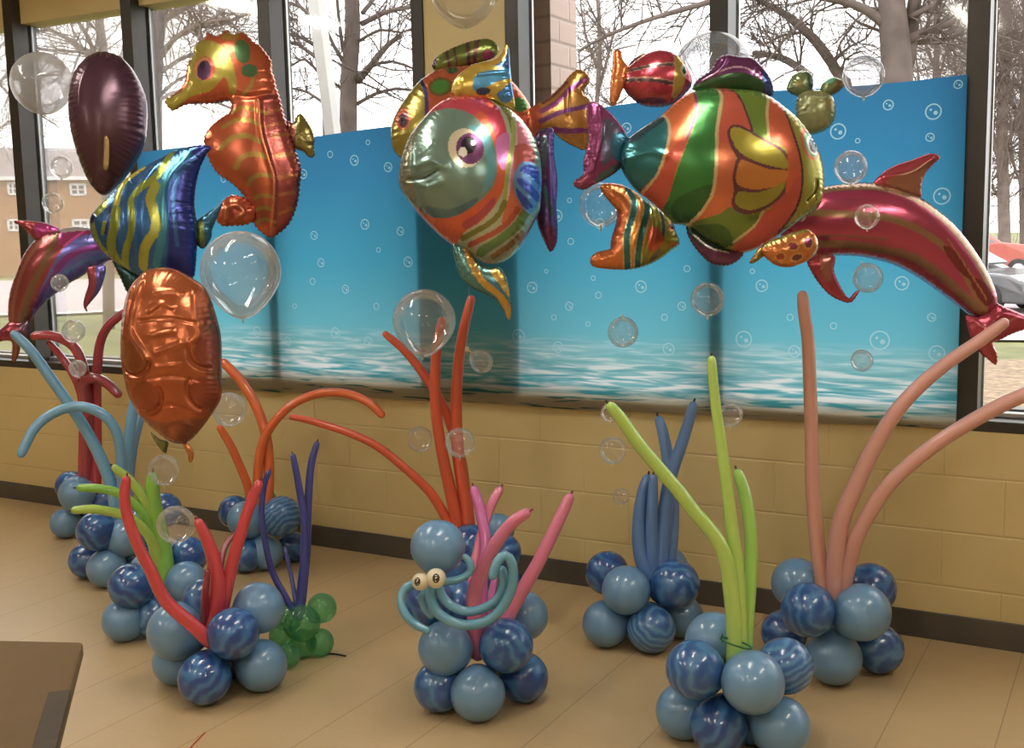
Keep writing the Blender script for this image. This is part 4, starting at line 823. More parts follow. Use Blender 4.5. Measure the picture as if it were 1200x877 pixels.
# --- little orange striped fish
D = 3.62
t, P = foil_root('orange_fish_balloon', 'small golden orange fish foil balloon with teal stripes below the big striped fish', 'balloon', 745, 268, D)
foil('body', [(704, 219), (708, 216), (715, 215), (728, 217), (738, 221), (748, 228), (762, 238), (777, 248), (787, 258), (792, 272), (796, 285), (788, 292), (775, 302), (760, 310), (743, 315), (727, 316), (710, 315), (695, 312), (692, 304), (698, 297), (707, 294), (715, 292), (716, 285), (717.5, 277), (722, 262), (723, 248), (715, 237), (707, 227)],
     D, (212, 134, 26), [('p', [(690, 210), (722, 212), (732, 225), (735, 250), (730, 275), (728, 292), (726, 320), (690, 320)], (210, 112, 30)), ('p', [(716, 250), (730, 250), (726, 275), (722, 295), (712, 292)], (196, 90, 34)),
                         ('p', [(758, 230), (800, 250), (800, 300), (752, 316), (754, 285), (760, 262)], (148, 140, 30)),
                         ('s', [(733, 218), (742, 240), (738, 260), (733, 277), (733, 297), (735, 318)], 9, (200, 180, 120)), ('s', [(733, 218), (742, 240), (738, 260), (733, 277), (733, 297), (735, 318)], 7, (36, 104, 104)),
                         ('s', [(753, 230), (757, 245), (753, 263), (748, 283), (746, 303), (747, 318)], 9, (200, 180, 110)), ('s', [(753, 230), (757, 245), (753, 263), (748, 283), (746, 303), (747, 318)], 7, (36, 110, 108)),
                         ('s', [(772, 246), (775, 263), (775, 278)], 6, (190, 190, 140)), ('s', [(772, 246), (775, 263), (775, 278)], 4, (70, 100, 110)),
                         ('p', [(757, 272), (767, 269), (775, 279), (774, 288), (763, 297), (757, 294)], (198, 84, 52)), ('e', 785.5, 267, 3.6, 5.5, -20, (190, 90, 50)), ('e', 785.5, 267, 2, 3.2, -20, (40, 24, 40)), ('s', [(782, 290), (794, 286)], 3, (190, 96, 40)), ('s', [(762, 306), (770, 296)], 5, (110, 104, 90))], 22, t, P, None, 1.4, (0.8, 5), ridges=[([(748, 236), (748, 260), (740, 290)], 2.5, 1.5), ([(762, 245), (764, 270), (756, 300)], 2.5, 1.5)])

# --- big striped fish
D = 3.36
t, P = foil_root('striped_fish_balloon', 'biggest foil fish balloon striped green and orange with a yellow side fin', 'balloon', 850, 195, D)
CR, PU = (206, 178, 128), (92, 46, 66)
foil('body', [(727, 190), (728, 178), (735, 164), (750, 152), (774, 136), (790, 121), (806, 110), (820, 106.5), (836, 105), (860, 105.5), (888, 108), (904, 116), (920, 128), (933, 139), (945, 154), (955, 170), (962, 188), (965, 208), (964, 230), (960, 242), (950, 250), (937, 259), (920, 271), (904, 283), (886, 292.5), (868, 297), (850, 293), (830, 284), (806, 266), (790, 262), (774, 246), (760, 234), (744, 222), (730, 202)],
     D, (152, 146, 30), [
        ('p', [(720, 160), (776, 128), (780, 150), (780, 168), (775, 188), (767, 210), (752, 228), (736, 230), (720, 200)], (26, 108, 114)), ('p', [(735, 160), (774, 138), (776, 146), (760, 158), (742, 170)], (40, 76, 92)),
        ('p', [(775, 130), (790, 116), (808, 104), (814, 112), (811, 130), (806, 155), (798, 175), (790, 195), (784, 215), (779, 235), (774, 250), (750, 228), (767, 210), (775, 188), (780, 168), (780, 150)], (208, 98, 36)), ('p', [(800, 168), (790, 195), (784, 215), (776, 250), (755, 230), (768, 208), (774, 190)], (196, 78, 56)),
        ('p', [(813, 106), (817, 100), (838, 100), (840, 118), (836, 140), (831, 160), (829, 190), (829, 215), (827, 235), (818, 252), (806, 268), (788, 266), (776, 247), (780, 235), (786, 212), (798, 178), (807, 155), (812, 130)], (46, 124, 50)), ('s', [(811, 112), (811, 130), (806, 152), (798, 172)], 3, (120, 52, 90)), ('p', [(786, 240), (826, 225), (818, 252), (806, 266), (790, 262)], (40, 96, 44)),
        ('p', [(836, 102), (852, 102), (860, 122), (866, 145), (871, 165), (860, 180), (850, 200), (850, 230), (850, 245), (836, 256), (815, 266), (804, 266), (818, 254), (828, 232), (831, 190), (832, 164), (838, 142), (842, 118)], (200, 84, 62)), ('p', [(832, 180), (850, 190), (852, 245), (836, 256), (812, 266), (806, 264), (824, 244), (830, 215)], (206, 104, 54)),
        ('p', [(851, 100), (890, 103), (895, 113), (891, 130), (889, 150), (888, 173), (872, 168), (867, 145), (861, 122)], (106, 138, 34)), ('p', [(804, 266), (836, 256), (848, 249), (866, 258), (886, 255), (880, 270), (868, 284), (856, 290), (838, 286), (820, 278)], (106, 130, 40)), ('p', [(808, 268), (840, 268), (856, 288), (838, 290), (820, 280)], (70, 104, 40)),
        ('s', [(850, 104), (860, 122), (866, 145), (871, 165)], 2.5, PU),
        ('p', [(895, 106), (906, 116), (913, 140), (919, 164), (926, 188), (929, 212), (929, 236), (922, 256), (910, 274), (898, 288), (880, 298), (868, 300), (856, 290), (872, 278), (884, 258), (900, 245), (912, 225), (914, 200), (908, 182), (890, 174), (890, 145), (896, 122)], (200, 88, 48)), ('p', [(912, 225), (929, 215), (922, 256), (900, 286), (870, 298), (860, 290), (884, 262)], (190, 74, 62)),
        ('s', [(774, 134), (779, 150), (779, 168), (774, 188), (766, 210), (752, 228)], 3.2, CR), ('s', [(834, 104), (840, 118), (835, 142), (831, 164), (830, 188), (829, 216), (826, 236), (816, 254), (804, 266)], 3.8, CR), ('s', [(891, 108), (895, 120), (890, 140), (889, 173)], 3.4, CR), ('s', [(885, 254), (876, 270), (856, 286)], 3, CR),
        ('s', [(905, 112), (914, 140), (920, 164), (927, 190), (930, 212), (929, 236), (922, 256), (908, 275)], 3, PU),
        ('p', [(842, 165), (850, 157), (864, 161), (884, 173), (904, 183), (914, 196), (915, 220), (908, 235), (892, 249), (872, 257), (856, 255), (848, 246), (850, 232), (848, 218), (851, 200), (853, 196), (846, 184)], (104, 56, 68)), ('p', [(912, 190), (918, 200), (918, 222), (910, 232)], (200, 88, 52)),
        ('p', [(845, 167), (851, 160), (864, 164.5), (884, 177), (902, 186), (911, 197), (911, 206), (890, 204), (868, 197), (853, 186)], (164, 152, 16)), ('p', [(857, 198), (868, 201), (890, 208), (912, 209), (911, 218), (900, 226), (880, 230), (862, 229), (852, 222), (853, 208)], (196, 120, 34)), ('p', [(855, 233), (875, 234), (895, 228), (909, 221), (903, 235), (890, 246), (872, 252.5), (858, 250), (852, 243)], (148, 140, 30)),
        ('e', 942, 174, 13, 20, -10, (192, 96, 48)), ('e', 943.5, 174, 10, 16, -10, (110, 140, 90)), ('e', 945, 175, 7.5, 12, -10, (190, 196, 180)), ('e', 946, 176, 5.5, 9, -10, (50, 50, 56)), ('s', [(952, 216), (950, 228), (940, 239)], 1.8, (70, 66, 20)), ('s', [(949, 228), (951, 238)], 1.5, (70, 66, 20))],
     56, t, P, None, 1.5, None, pucker=0.07, yaw=0, ridges=[([(950, 218), (949, 229), (940, 239)], 2.2, -3), ([(735, 190), (756, 184), (775, 190)], 4, 2)])
foil('tail', [(689, 122), (700, 121), (712, 130), (724, 143), (734, 157), (737, 166), (732, 174), (733, 188), (726, 198), (712, 208), (696, 216), (684, 222), (675, 219), (673, 213), (684, 204), (684, 190), (688, 174), (690, 158), (688, 140)], D + 0.02, (124, 40, 94), [('p', [(708, 140), (724, 150), (720, 180), (706, 196), (704, 165)], (76, 74, 96)), ('p', [(718, 160), (738, 158), (734, 190), (718, 186)], (24, 96, 124)), ('p', [(700, 206), (726, 192), (720, 206), (700, 216)], (64, 84, 94)), ('p', [(672, 208), (690, 204), (690, 224), (674, 222)], (124, 44, 76))], 10, t, P, None, 1.4, (0.9, 5), ridges=[([(702, 128), (704, 160), (694, 202)], 2, 2.5), ([(690, 150), (696, 190)], 2, 1.5)])
foil('top_fin', [(814, 106), (814, 99), (820, 92), (834, 82), (842, 69), (852, 65), (868, 67.5), (880, 68.5), (890, 76), (900, 88), (905.5, 100), (904, 112), (888, 111), (868, 107), (840, 107)], D + 0.02, (96, 36, 90), [('p', [(812, 102), (838, 92), (864, 88), (890, 96), (900, 112), (860, 112), (812, 112)], (44, 82, 44)), ('s', [(822, 96), (842, 86), (862, 81), (878, 85), (890, 94)], 1.8, (206, 160, 190)), ('p', [(892, 84), (906, 92), (906, 114), (896, 112)], (50, 70, 130))], 11, t, P, None, 1.4, (1.2, 5), ridges=[([(820, 96), (842, 84), (852, 68)], 2, 2)])
foil('bottom_fin', [(805, 270), (808, 264), (826, 276), (844, 287), (860, 292), (870, 291), (870, 299), (860, 308), (848, 311), (832, 307), (820, 296), (811, 284)], D + 0.01, (104, 50, 90), [('p', [(804, 262), (830, 280), (858, 290), (852, 297), (828, 292), (810, 280)], (42, 62, 56)), ('s', [(812, 276), (830, 291), (852, 297)], 1.6, (196, 190, 190))], 9, t, P, None, 1.4, (1.3, 5))

# --- green turtle
D = 3.72
t, P = foil_root('small_turtle_balloon', 'small grey green turtle foil balloon above the big striped fish eye', 'balloon', 956, 130, D)
foil('body', [(935, 114), (945, 107), (960, 106.5), (972, 111), (978, 124), (977, 140), (967, 152), (950, 157), (940, 150), (934, 136)], D, (136, 140, 92), [('e', 968, 124, 6, 7, 0, (152, 140, 70)), ('s', [(938, 128), (946, 116), (960, 118), (974, 112)], 1.5, (180, 184, 140)), ('s', [(960, 118), (960, 108)], 1.5, (170, 176, 130))], 16, t, P, m_foil_soft, 1.3, (1.2, 5), ridges=[([(940, 130), (947, 116), (960, 118), (974, 114)], 1.5, 1.5)])
foil('head', [(923, 106), (924, 98), (930, 88), (942, 84), (950, 87), (953, 96), (951, 106), (944, 114), (933, 112)], D + 0.02, (110, 126, 82), [('p', [(944, 84), (955, 92), (952, 110), (946, 104)], (60, 84, 70)), ('e', 934, 100, 4, 5, 0, (140, 130, 70))], 10, t, P, m_foil_soft, 1.3, (1, 4))
foil('flipper', [(962, 108), (963, 100), (968, 95), (976, 91), (986, 94), (989, 99), (985, 105), (978, 110), (969, 113)], D + 0.01, (108, 120, 70), [('p', [(966, 94), (976, 90), (976, 97), (966, 100)], (110, 190, 160)), ('p', [(976, 98), (990, 96), (986, 108), (977, 110)], (124, 104, 60))], 8, t, P, m_foil_soft, 1.3, (1, 4))

# --- right dolphin
D = 3.66
t, P = foil_root('dolphin_balloon', 'large pink dolphin foil balloon with gold stripes diving at the right', 'balloon', 1060, 290, D)
GO = (150, 112, 74)
foil('body', [(918, 257), (904, 259), (890, 264), (887, 270), (898, 274), (914, 276), (924, 280), (933, 286), (945, 294), (960, 301), (980, 299.5), (1007, 300.5), (1032, 305.5), (1055, 313), (1080, 327), (1100, 341), (1120, 356), (1140, 371), (1157, 371), (1166, 361), (1166, 345), (1157, 323), (1145, 302), (1130, 281), (1113, 261), (1093, 244), (1075, 231), (1055, 223), (1032, 216.5), (1012, 214.5), (987, 216), (965, 219.5), (945, 229), (930, 243)],
     D, (172, 54, 88), [('s', [(955, 224), (990, 221), (1022, 222), (1055, 231), (1085, 249), (1110, 273), (1135, 305), (1153, 338)], 12, GO), ('s', [(940, 253), (990, 257), (1030, 262), (1065, 275), (1095, 295), (1117, 320), (1134, 345), (1150, 366)], 8, GO), ('s', [(950, 288), (990, 290), (1030, 296), (1060, 304), (1090, 322), (1120, 346), (1144, 366)], 8, (140, 104, 76)), ('s', [(944, 279), (990, 281), (1030, 285)], 2, (126, 90, 60)),
                        ('p', [(1092, 292), (1104, 296), (1124, 318), (1126, 330), (1112, 320), (1098, 304)], (120, 40, 44)), ('p', [(1126, 328), (1146, 334), (1158, 352), (1150, 360), (1136, 348)], (130, 42, 48)), ('s', [(1098, 284), (1128, 326), (1148, 352)], 2, (176, 116, 84)), ('s', [(980, 300), (1032, 306), (1080, 328), (1140, 372)], 3, (110, 130, 190)), ('s', [(960, 234), (1010, 234), (1045, 244)], 8, (186, 50, 104)), ('e', 934, 258, 4, 4.5, 0, (226, 214, 200)), ('e', 933, 258.5, 2.4, 3, 0, (24, 16, 24)), ('s', [(890, 269), (908, 270), (924, 272)], 1.6, (90, 24, 44))], 40, t, P, None, 1.8, (0.5, 9), pucker=0.05)
foil('dorsal_fin', [(1024, 216), (1034, 203), (1049, 194), (1070, 187), (1086, 181), (1096, 180.5), (1101, 185), (1092, 194), (1083, 206), (1079, 222), (1079, 231), (1060, 226), (1040, 222)], D - 0.03, (176, 54, 74), [('p', [(1036, 214), (1066, 200), (1090, 188), (1080, 208), (1076, 230), (1056, 224)], (160, 100, 80))], 8, t, P, None, 1.5, (0.6, 5), ridges=[([(1034, 208), (1064, 204), (1092, 186)], 2.5, 2)])
foil('flipper', [(946, 306), (953, 300), (965, 298), (978, 301), (977, 318), (985, 337), (994, 350), (1000, 345), (1006, 340), (1006, 343), (997, 354), (985, 352), (972, 345), (960, 332), (951, 318)], D - 0.14, (168, 52, 74), [('p', [(960, 300), (972, 300), (972, 330), (962, 326)], (166, 96, 84))], 7, t, P, None, 1.4, (0.9, 5))
foil('tail_fluke', [(1132, 370), (1146, 371), (1160, 364), (1167, 356), (1176, 360), (1186, 364), (1202, 371), (1222, 382), (1204, 385), (1186, 391), (1172, 398), (1163, 402), (1168, 415), (1167, 427), (1157, 420), (1146, 410), (1138, 395), (1134, 382)], D - 0.02, (172, 50, 78), [('p', [(1150, 400), (1164, 400), (1168, 428), (1154, 418)], (168, 66, 66)), ('s', [(1140, 380), (1160, 384), (1190, 372)], 3, (196, 96, 110))], 8, t, P, None, 1.5, (0.9, 5), ridges=[([(1140, 376), (1152, 386), (1170, 370), (1200, 376)], 2.5, 2)])

# --- spotted little turtle balloon in front
D = 3.14
t, P = foil_root('spotted_turtle_balloon', 'small orange foil balloon with maroon ringed spots below the big striped fish', 'balloon', 926, 294, D)
foil('body', [(893, 297), (894, 289), (901, 283), (916, 277.5), (932, 272), (946, 269.5), (955, 276), (958.5, 288), (953, 300), (941, 308), (924, 313), (908, 310)], D, (196, 110, 30), [('s', [(896, 288), (920, 277), (944, 270)], 5, (140, 140, 50)), ('e', 912, 302, 6.5, 5.5, 0, (200, 140, 60)), ('e', 912, 302, 4.5, 3.6, 0, (150, 60, 50)), ('e', 926, 290, 7.5, 6.2, 0, (206, 146, 60)), ('e', 926, 290, 5.5, 4.4, 0, (140, 50, 60)), ('e', 944, 286, 7, 8, 0, (206, 146, 70)), ('e', 944, 286, 5, 6, 0, (130, 50, 90)), ('e', 931, 303, 8, 5, -15, (206, 146, 60)), ('e', 931, 303, 6.2, 3.4, -15, (110, 60, 70)), ('s', [(956, 278), (957, 292), (950, 302)], 4, (190, 170, 130))], 14, t, P, None, 1.3, (0.8, 4))
foil('leg', [(878, 307), (884, 298), (889, 291), (896, 290), (899, 297), (893, 302), (888, 306), (882, 309)], D + 0.02, (146, 118, 52), [], 3.5, t, P, None, 1.2)

# ================================================================ LATEX CLUSTERS
m_dk = plain('dark_knot_rubber', (0.03, 0.05, 0.03), 0.5, noise=0.1)
m_dkb = plain('navy_knot_rubber', (0.02, 0.025, 0.07), 0.5, noise=0.1); m_dkr = plain('maroon_knot_rubber', (0.2, 0.02, 0.04), 0.5, noise=0.1)
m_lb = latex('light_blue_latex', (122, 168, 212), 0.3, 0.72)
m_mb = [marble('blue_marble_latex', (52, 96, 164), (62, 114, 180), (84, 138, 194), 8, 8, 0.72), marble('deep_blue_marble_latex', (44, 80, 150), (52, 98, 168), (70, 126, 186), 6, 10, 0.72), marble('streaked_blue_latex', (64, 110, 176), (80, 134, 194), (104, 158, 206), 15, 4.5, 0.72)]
def shade(c, f): return tuple(min(255, v * f) for v in c)
def round_mesh(R, bottom=0.16, n=36, k=24):
    b = MB(); V = []
    for i in range(1, k):
        ph = math.pi * i / k; z = math.cos(ph); r = math.sin(ph)
        lo = max(0.0, -z); z2 = z - bottom * lo ** 4; r2 = r * (1 - 0.55 * bottom * lo ** 2)
        for j in range(n): V.append((R * r2 * math.cos(2 * math.pi * j / n), R * r2 * math.sin(2 * math.pi * j / n), R * z2))
    F = [(i * n + j, (i + 1) * n + j, (i + 1) * n + (j + 1) % n, i * n + (j + 1) % n) for i in range(k - 2) for j in range(n)]
    b.add(V, F); top = len(b.v); b.v.append((0, 0, R)); b.v.append((0, 0, -R * (1 + bottom)))
    for j in range(n):
        b.f.append((top, j, (j + 1) % n)); b.m.append(0); b.f.append((top + 1, (k - 2) * n + (j + 1) % n, (k - 2) * n + j)); b.m.append(0)
    return b.mesh('round_balloon')
def aim(d):
    return Vector(d).normalized().to_track_quat('-Z', 'Y')
def tube_px(pts, d0, d1, w0, w1, name, mat, parent, org, tip=True, tipc=None, base_rad=1.0):
    """pts run from the base to the tip; widths are at base and tip"""
    L = spline(pts, 5); n = len(L); f = np.linspace(0, 1, n); dd = d0 + (d1 - d0) * f
    P3 = np.array([at(x, y, d) for (x, y), d in zip(L, dd)]); wd = (w0 + (w1 - w0) * f ** 1.3) * (1 + 0.02 * np.sin(f * 9))
    rad = wd / 2 * dd / FPX
    fl = min(3, n // 4)
    for i in range(fl): rad[n - 1 - i] *= 0.86 + 0.14 * math.sin(math.pi / 2 * (i + 0.5) / fl)
    b = MB(); b.tube(P3, rad, 16); o = b.build(name, mat, parent, origin=org)
    if tip:
        e = P3[-1]; d = P3[-1] - P3[-2]; d /= np.linalg.norm(d); r = rad[-1]
        k = MB(); k.tube([e + d * r * 0.75, e + d * r * 1.1, e + d * r * 1.35, e + d * r * 1.55], [r * .3, r * .2, r * .28, r * .22], 8); k.build('knot', tipc or mat, o, origin=org)
    return o
NBALL = 0
def cluster(name, label, cat, D0, R, balls, tubes, tubemats, group='balloon coral clusters', round_mat=None, tip=None):
    """balls: (x, y, where, kind, scale); where 'f' rests on the floor, a number is a depth offset in radii"""
    global NBALL
    xs = np.mean([b[0] for b in balls]); base = at(xs, 700, D0); base[2] = 0.0
    t = thing(name, label, cat, tuple(base), group); axis = base + np.array([0, 0, R * 2.0])
    meshes = {}
    for (x, y, wh, kd, sc) in balls:
        r = R * sc
        P_ = on_z(x, y, r * 0.985) if wh == 'f' else at(x, y, D0 + wh * R)
        key = round(sc, 2)
        if key not in meshes: meshes[key] = round_mesh(r)
        o = bpy.data.objects.new('round_balloon', meshes[key] if kd == 'g' else meshes[key].copy()); COL.objects.link(o); o.parent = t; o.location = tuple(P_ - base)
        NBALL += 1
        q = aim(axis - P_) @ Matrix.Rotation(NBALL * 2.1, 3, 'Z').to_quaternion(); o.rotation_mode = 'QUATERNION'; o.rotation_quaternion = q
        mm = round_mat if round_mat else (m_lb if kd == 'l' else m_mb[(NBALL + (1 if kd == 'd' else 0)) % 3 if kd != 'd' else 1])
        if o.data.materials: o.data.materials[0] = mm
        else: o.data.materials.append(mm)
    for (pts, w0, w1, d1, mi, *r_) in tubes:
        tube_px(pts, r_[0] if r_ else D0, d1, w0, w1, 'long_balloon', tubemats[mi], t, base, tip is not None, tip)
    return t
# red coral, far left
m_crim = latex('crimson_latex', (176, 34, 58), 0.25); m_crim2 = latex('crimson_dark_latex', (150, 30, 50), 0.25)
cluster('balloon_coral', 'crimson balloon coral on blue balloons, farthest left by the wall', 'balloon cluster', 5.72, 0.078,
        [(77, 613, 'f', 'l', 1.0), (83, 570, 0.9, 'd', 1.0), (90, 579, -0.6, 'l', 1.15), (121, 588, 0.6, 'd', 1.0), (108, 605, 'f', 'm', 1.0)],
        [([(98, 575), (98, 540), (98, 500), (95, 462), (84, 436), (70, 416), (58, 402)], 13, 8, 5.65, 0), ([(106, 575), (108, 530), (106, 485), (100, 445), (95, 422), (86, 406), (72, 397), (56, 393), (41, 394)], 13, 11, 5.6, 0),
         ([(112, 575), (113, 520), (113, 470), (114, 430), (118, 400), (128, 381), (146, 366)], 13, 10, 5.62, 0), ([(102, 575), (103, 520), (101, 475), (98, 452), (104, 445), (115, 444), (127, 451), (138, 462)], 14, 11, 5.55, 1)], [m_crim, m_crim2])
m_sky = latex('sky_blue_latex', (98, 160, 200), 0.28)
cluster('balloon_coral', 'sky blue arching balloon coral on blue balloons, left of the green one', 'balloon cluster', 4.98, 0.085,
        [(125, 666, 'f', 'l', 1.0), (102, 657, 'f', 'm', 0.95), (113, 623, -0.9, 'd', 1.0), (147, 630, -0.4, 'l', 1.0), (193, 598, 0.6, 'd', 0.9), (165, 655, 'f', 'm', 1.0), (160, 612, 0.6, 'm', 1.0)],
        [([(140, 620), (132, 575), (118, 537), (95, 495), (62, 447), (36, 411), (17, 392)], 15, 11, 4.85, 0), ([(143, 620), (143, 560), (139, 515), (126, 491), (106, 479), (85, 477), (60, 486), (40, 503), (25, 532)], 13, 11, 4.75, 0), ([(147, 620), (148, 570), (151, 515), (158, 468)], 15, 12, 5.0, 0), ([(150, 620), (153, 560), (158, 520), (166, 488)], 10, 8, 5.1, 0)], [m_sky])
m_green = latex('lime_green_latex', (132, 196, 46), 0.26); m_yg = latex('yellow_green_latex', (168, 204, 60), 0.26)
cluster('balloon_coral', 'bright green fan of balloons on blue balloons behind the red one', 'balloon cluster', 4.33, 0.081,
        [(145, 727, 'f', 'l', 1.0), (154, 687, -1.0, 'd', 1.05), (218, 682, -0.5, 'l', 0.95), (220, 652, 1.0, 'm', 0.95), (178, 722, 'f', 'm', 1.0), (222, 716, 'f', 'm', 1.0), (175, 672, 1.0, 'l', 1.0)],
        [([(191, 690), (189, 650), (183, 612), (179, 588), (179, 560)], 30, 15, 4.25, 0), ([(187, 690), (180, 635), (170, 590), (154, 565), (135, 549)], 15, 10, 4.2, 1), ([(186, 690), (178, 630), (166, 600), (140, 579), (116, 573), (94, 572)], 13, 10, 4.15, 0), ([(190, 690), (182, 645), (170, 622), (152, 607), (134, 601), (110, 597), (88, 598)], 14, 10, 4.1, 1)], [m_green, m_yg], tip=m_dk)
m_oran = latex('salmon_orange_latex', (232, 112, 62), 0.27, 0.95)
cluster('balloon_coral', 'orange arching balloon coral on blue balloons by the wall, right of the turtle', 'balloon cluster', 5.15, 0.079,
        [(312, 648, 'f', 'l', 1.0), (275, 600, 0.3, 'd', 0.95), (288, 609, -0.7, 'l', 1.05), (330, 605, -0.8, 'm', 1.15), (288, 652, 'f', 'm', 0.95), (343, 641, 'f', 'm', 0.9), (305, 590, 1.0, 'l', 1.0)],
        [([(312, 608), (315, 560), (314, 526), (308, 497), (296, 468), (280, 444), (262, 425)], 13, 11, 5.2, 0), ([(303, 608), (302, 560), (307, 522), (320, 497), (340, 476), (364, 464), (388, 460), (412, 463), (432, 472), (447, 486)], 11, 10, 5.1, 0), ([(298, 608), (291, 572), (280, 544), (270, 522), (258, 502)], 11, 9, 5.05, 0)], [m_oran])
m_red = latex('bright_red_latex', (204, 42, 56), 0.24)
cluster('balloon_coral', 'red balloon coral with a long curved arm on blue balloons, nearest the table', 'balloon cluster', 3.78, 0.087,
        [(306, 780, 'f', 'l', 1.0), (240, 795, 'f', 'm', 1.0), (206, 776, 'f', 'l', 0.9), (207, 740, 0.1, 'l', 1.12), (273, 743, -1.0, 'm', 0.98), (303, 713, 0.5, 'l', 1.0), (240, 705, 0.9, 'm', 0.9), (268, 770, 'f', 'd', 0.9)],
        [([(246, 752), (226, 733), (195, 705), (176, 668), (162, 640), (150, 608), (146, 582), (148, 563)], 17, 12, 3.56, 0, 3.68), ([(249, 740), (255, 695), (251, 660), (243, 634), (233, 613)], 24, 12, 3.7, 0), ([(254, 740), (263, 700), (272, 662), (280, 633), (291, 597), (303, 568)], 17, 12, 3.75, 0), ([(241, 742), (240, 705), (243, 670)], 12, 7, 3.66, 1), ([(256, 720), (258, 665), (264, 640), (274, 627)], 9, 7, 3.95, 1)], [m_red, m_crim2], tip=m_dkr)
m_navy = latex('navy_latex', (44, 54, 140), 0.26)
m_gclear = clear('green_clear_latex', 0.34, 0.4, (0.55, 0.88, 0.62), 0.08, (0.16, 0.5, 0.26))
t = cluster('balloon_coral', 'navy balloon stalks on a small see-through green balloon cluster', 'balloon cluster', 4.07, 0.05,
        [(375, 753, 'f', 'g', 1.0), (338, 768, 'f', 'g', 0.85), (377, 713, 0.5, 'g', 1.08), (354, 731, -0.6, 'g', 1.3), (335, 722, 0.6, 'g', 1.1), (356, 755, 'f', 'g', 0.95), (330, 745, -0.4, 'g', 0.9)],
        [([(347, 722), (334, 699), (319, 670), (310, 632), (306.5, 599), (309.5, 569), (315, 554)], 8, 7, 4.0, 0), ([(350, 720), (356, 660), (357, 615), (353, 586), (348, 558), (343.5, 535)], 11, 7.5, 4.05, 0), ([(351, 722), (358, 655), (360, 613), (362, 572), (365, 543), (371, 521)], 12, 8, 4.1, 0), ([(349, 720), (344, 690), (340, 670), (334, 643)], 6, 4.5, 4.15, 0)], [m_navy], round_mat=m_gclear, tip=m_dkb)
m_orr = latex('orange_red_latex', (226, 78, 22), 0.3)
cluster('balloon_coral', 'orange red balloon coral rising behind the octopus', 'balloon cluster', 4.38, 0.085,
        [(584, 621, 0.5, 'l', 0.75), (551, 640, -0.4, 'd', 1.0), (588, 648, -0.2, 'd', 0.9), (531, 668, -0.4, 'm', 1.0), (520, 640, 0.5, 'l', 1.0), (535, 692, 'f', 'm', 1.0), (572, 690, 'f', 'l', 1.0), (590, 680, 'f', 'd', 0.9)],
        [([(551, 640), (546, 590), (538, 540), (535, 500), (535, 460), (538, 420), (544, 384), (552, 351)], 17, 11, 4.3, 0), ([(541, 640), (531, 590), (519, 535), (511, 485), (510, 444), (512, 408), (518, 376)], 15, 11, 4.25, 0), ([(546, 640), (545, 585), (540, 540), (528, 497), (513, 464), (496, 438), (474, 411), (452, 392)], 15, 9, 4.35, 0), ([(536, 630), (522, 606), (503, 576), (470, 545), (440, 522), (410, 508), (380, 498), (354, 491), (342, 489)], 12, 8, 4.3, 0)], [m_orr])
m_pink = latex('pearl_pink_latex', (224, 112, 152), 0.24); m_mag = latex('magenta_latex', (206, 86, 166), 0.24)
cluster('balloon_coral', 'pink balloon coral on blue balloons, wrapped by the octopus', 'balloon cluster', 3.62, 0.086,
        [(560, 813, 'f', 'l', 1.0), (515, 805, 'f', 'm', 0.95), (613, 794, 'f', 'm', 0.95), (522, 760, -0.6, 'l', 1.0), (593, 757, -0.7, 'm', 1.0), (613, 722, 1.0, 'l', 0.95), (505, 707, 0.4, 'd', 0.95), (535, 708, 1.0, 'm', 1.0)],
        [([(561, 760), (564, 690), (569, 640), (563, 600), (556, 575)], 16, 12, 3.75, 1), ([(557, 760), (553, 700), (556, 665), (565, 625), (575, 593), (585, 575)], 13, 11, 3.8, 0), ([(560, 765), (556, 720), (557, 690), (566, 667), (580, 639), (600, 613), (616, 602)], 20, 14, 3.45, 0), ([(580, 765), (594, 726), (605, 704), (630, 661), (651, 618), (667, 584)], 19, 13, 3.6, 0), ([(566, 760), (573, 715), (580, 678)], 11, 8, 3.85, 1)], [m_pink, m_mag], tip=m_dkr)
m_blue = latex('mid_blue_latex', (78, 124, 188), 0.28)
cluster('balloon_coral', 'upright blue balloon stalks on blue balloons by the wall', 'balloon cluster', 4.12, 0.086,
        [(710, 731, 'f', 'l', 1.0), (763, 737, 'f', 'm', 1.02), (799, 723, 'f', 'l', 0.92), (712, 672, 0.7, 'd', 0.95), (734, 692, -0.8, 'l', 1.02), (791, 685, -0.5, 'm', 1.03), (783, 664, 1.0, 'l', 0.85), (740, 716, 'f', 'm', 0.9)],
        [([(773, 682), (777, 625), (781, 585), (787, 555), (797, 526), (806, 498), (812, 476)], 20, 12, 4.05, 0), ([(780, 682), (786, 620), (787, 580), (783, 540), (777, 508), (772.5, 493)], 21, 12, 4.2, 0), ([(762, 682), (751, 645), (749, 610), (753, 580), (758, 562)], 21, 13, 4.1, 0), ([(767, 682), (764, 640), (764, 605), (765, 580), (765.6, 561)], 18, 11, 4.05, 0)], [m_blue], tip=m_dkb)
m_lime = latex('lime_latex', (176, 216, 84), 0.2); m_lime2 = latex('fresh_green_latex', (150, 204, 72), 0.2)
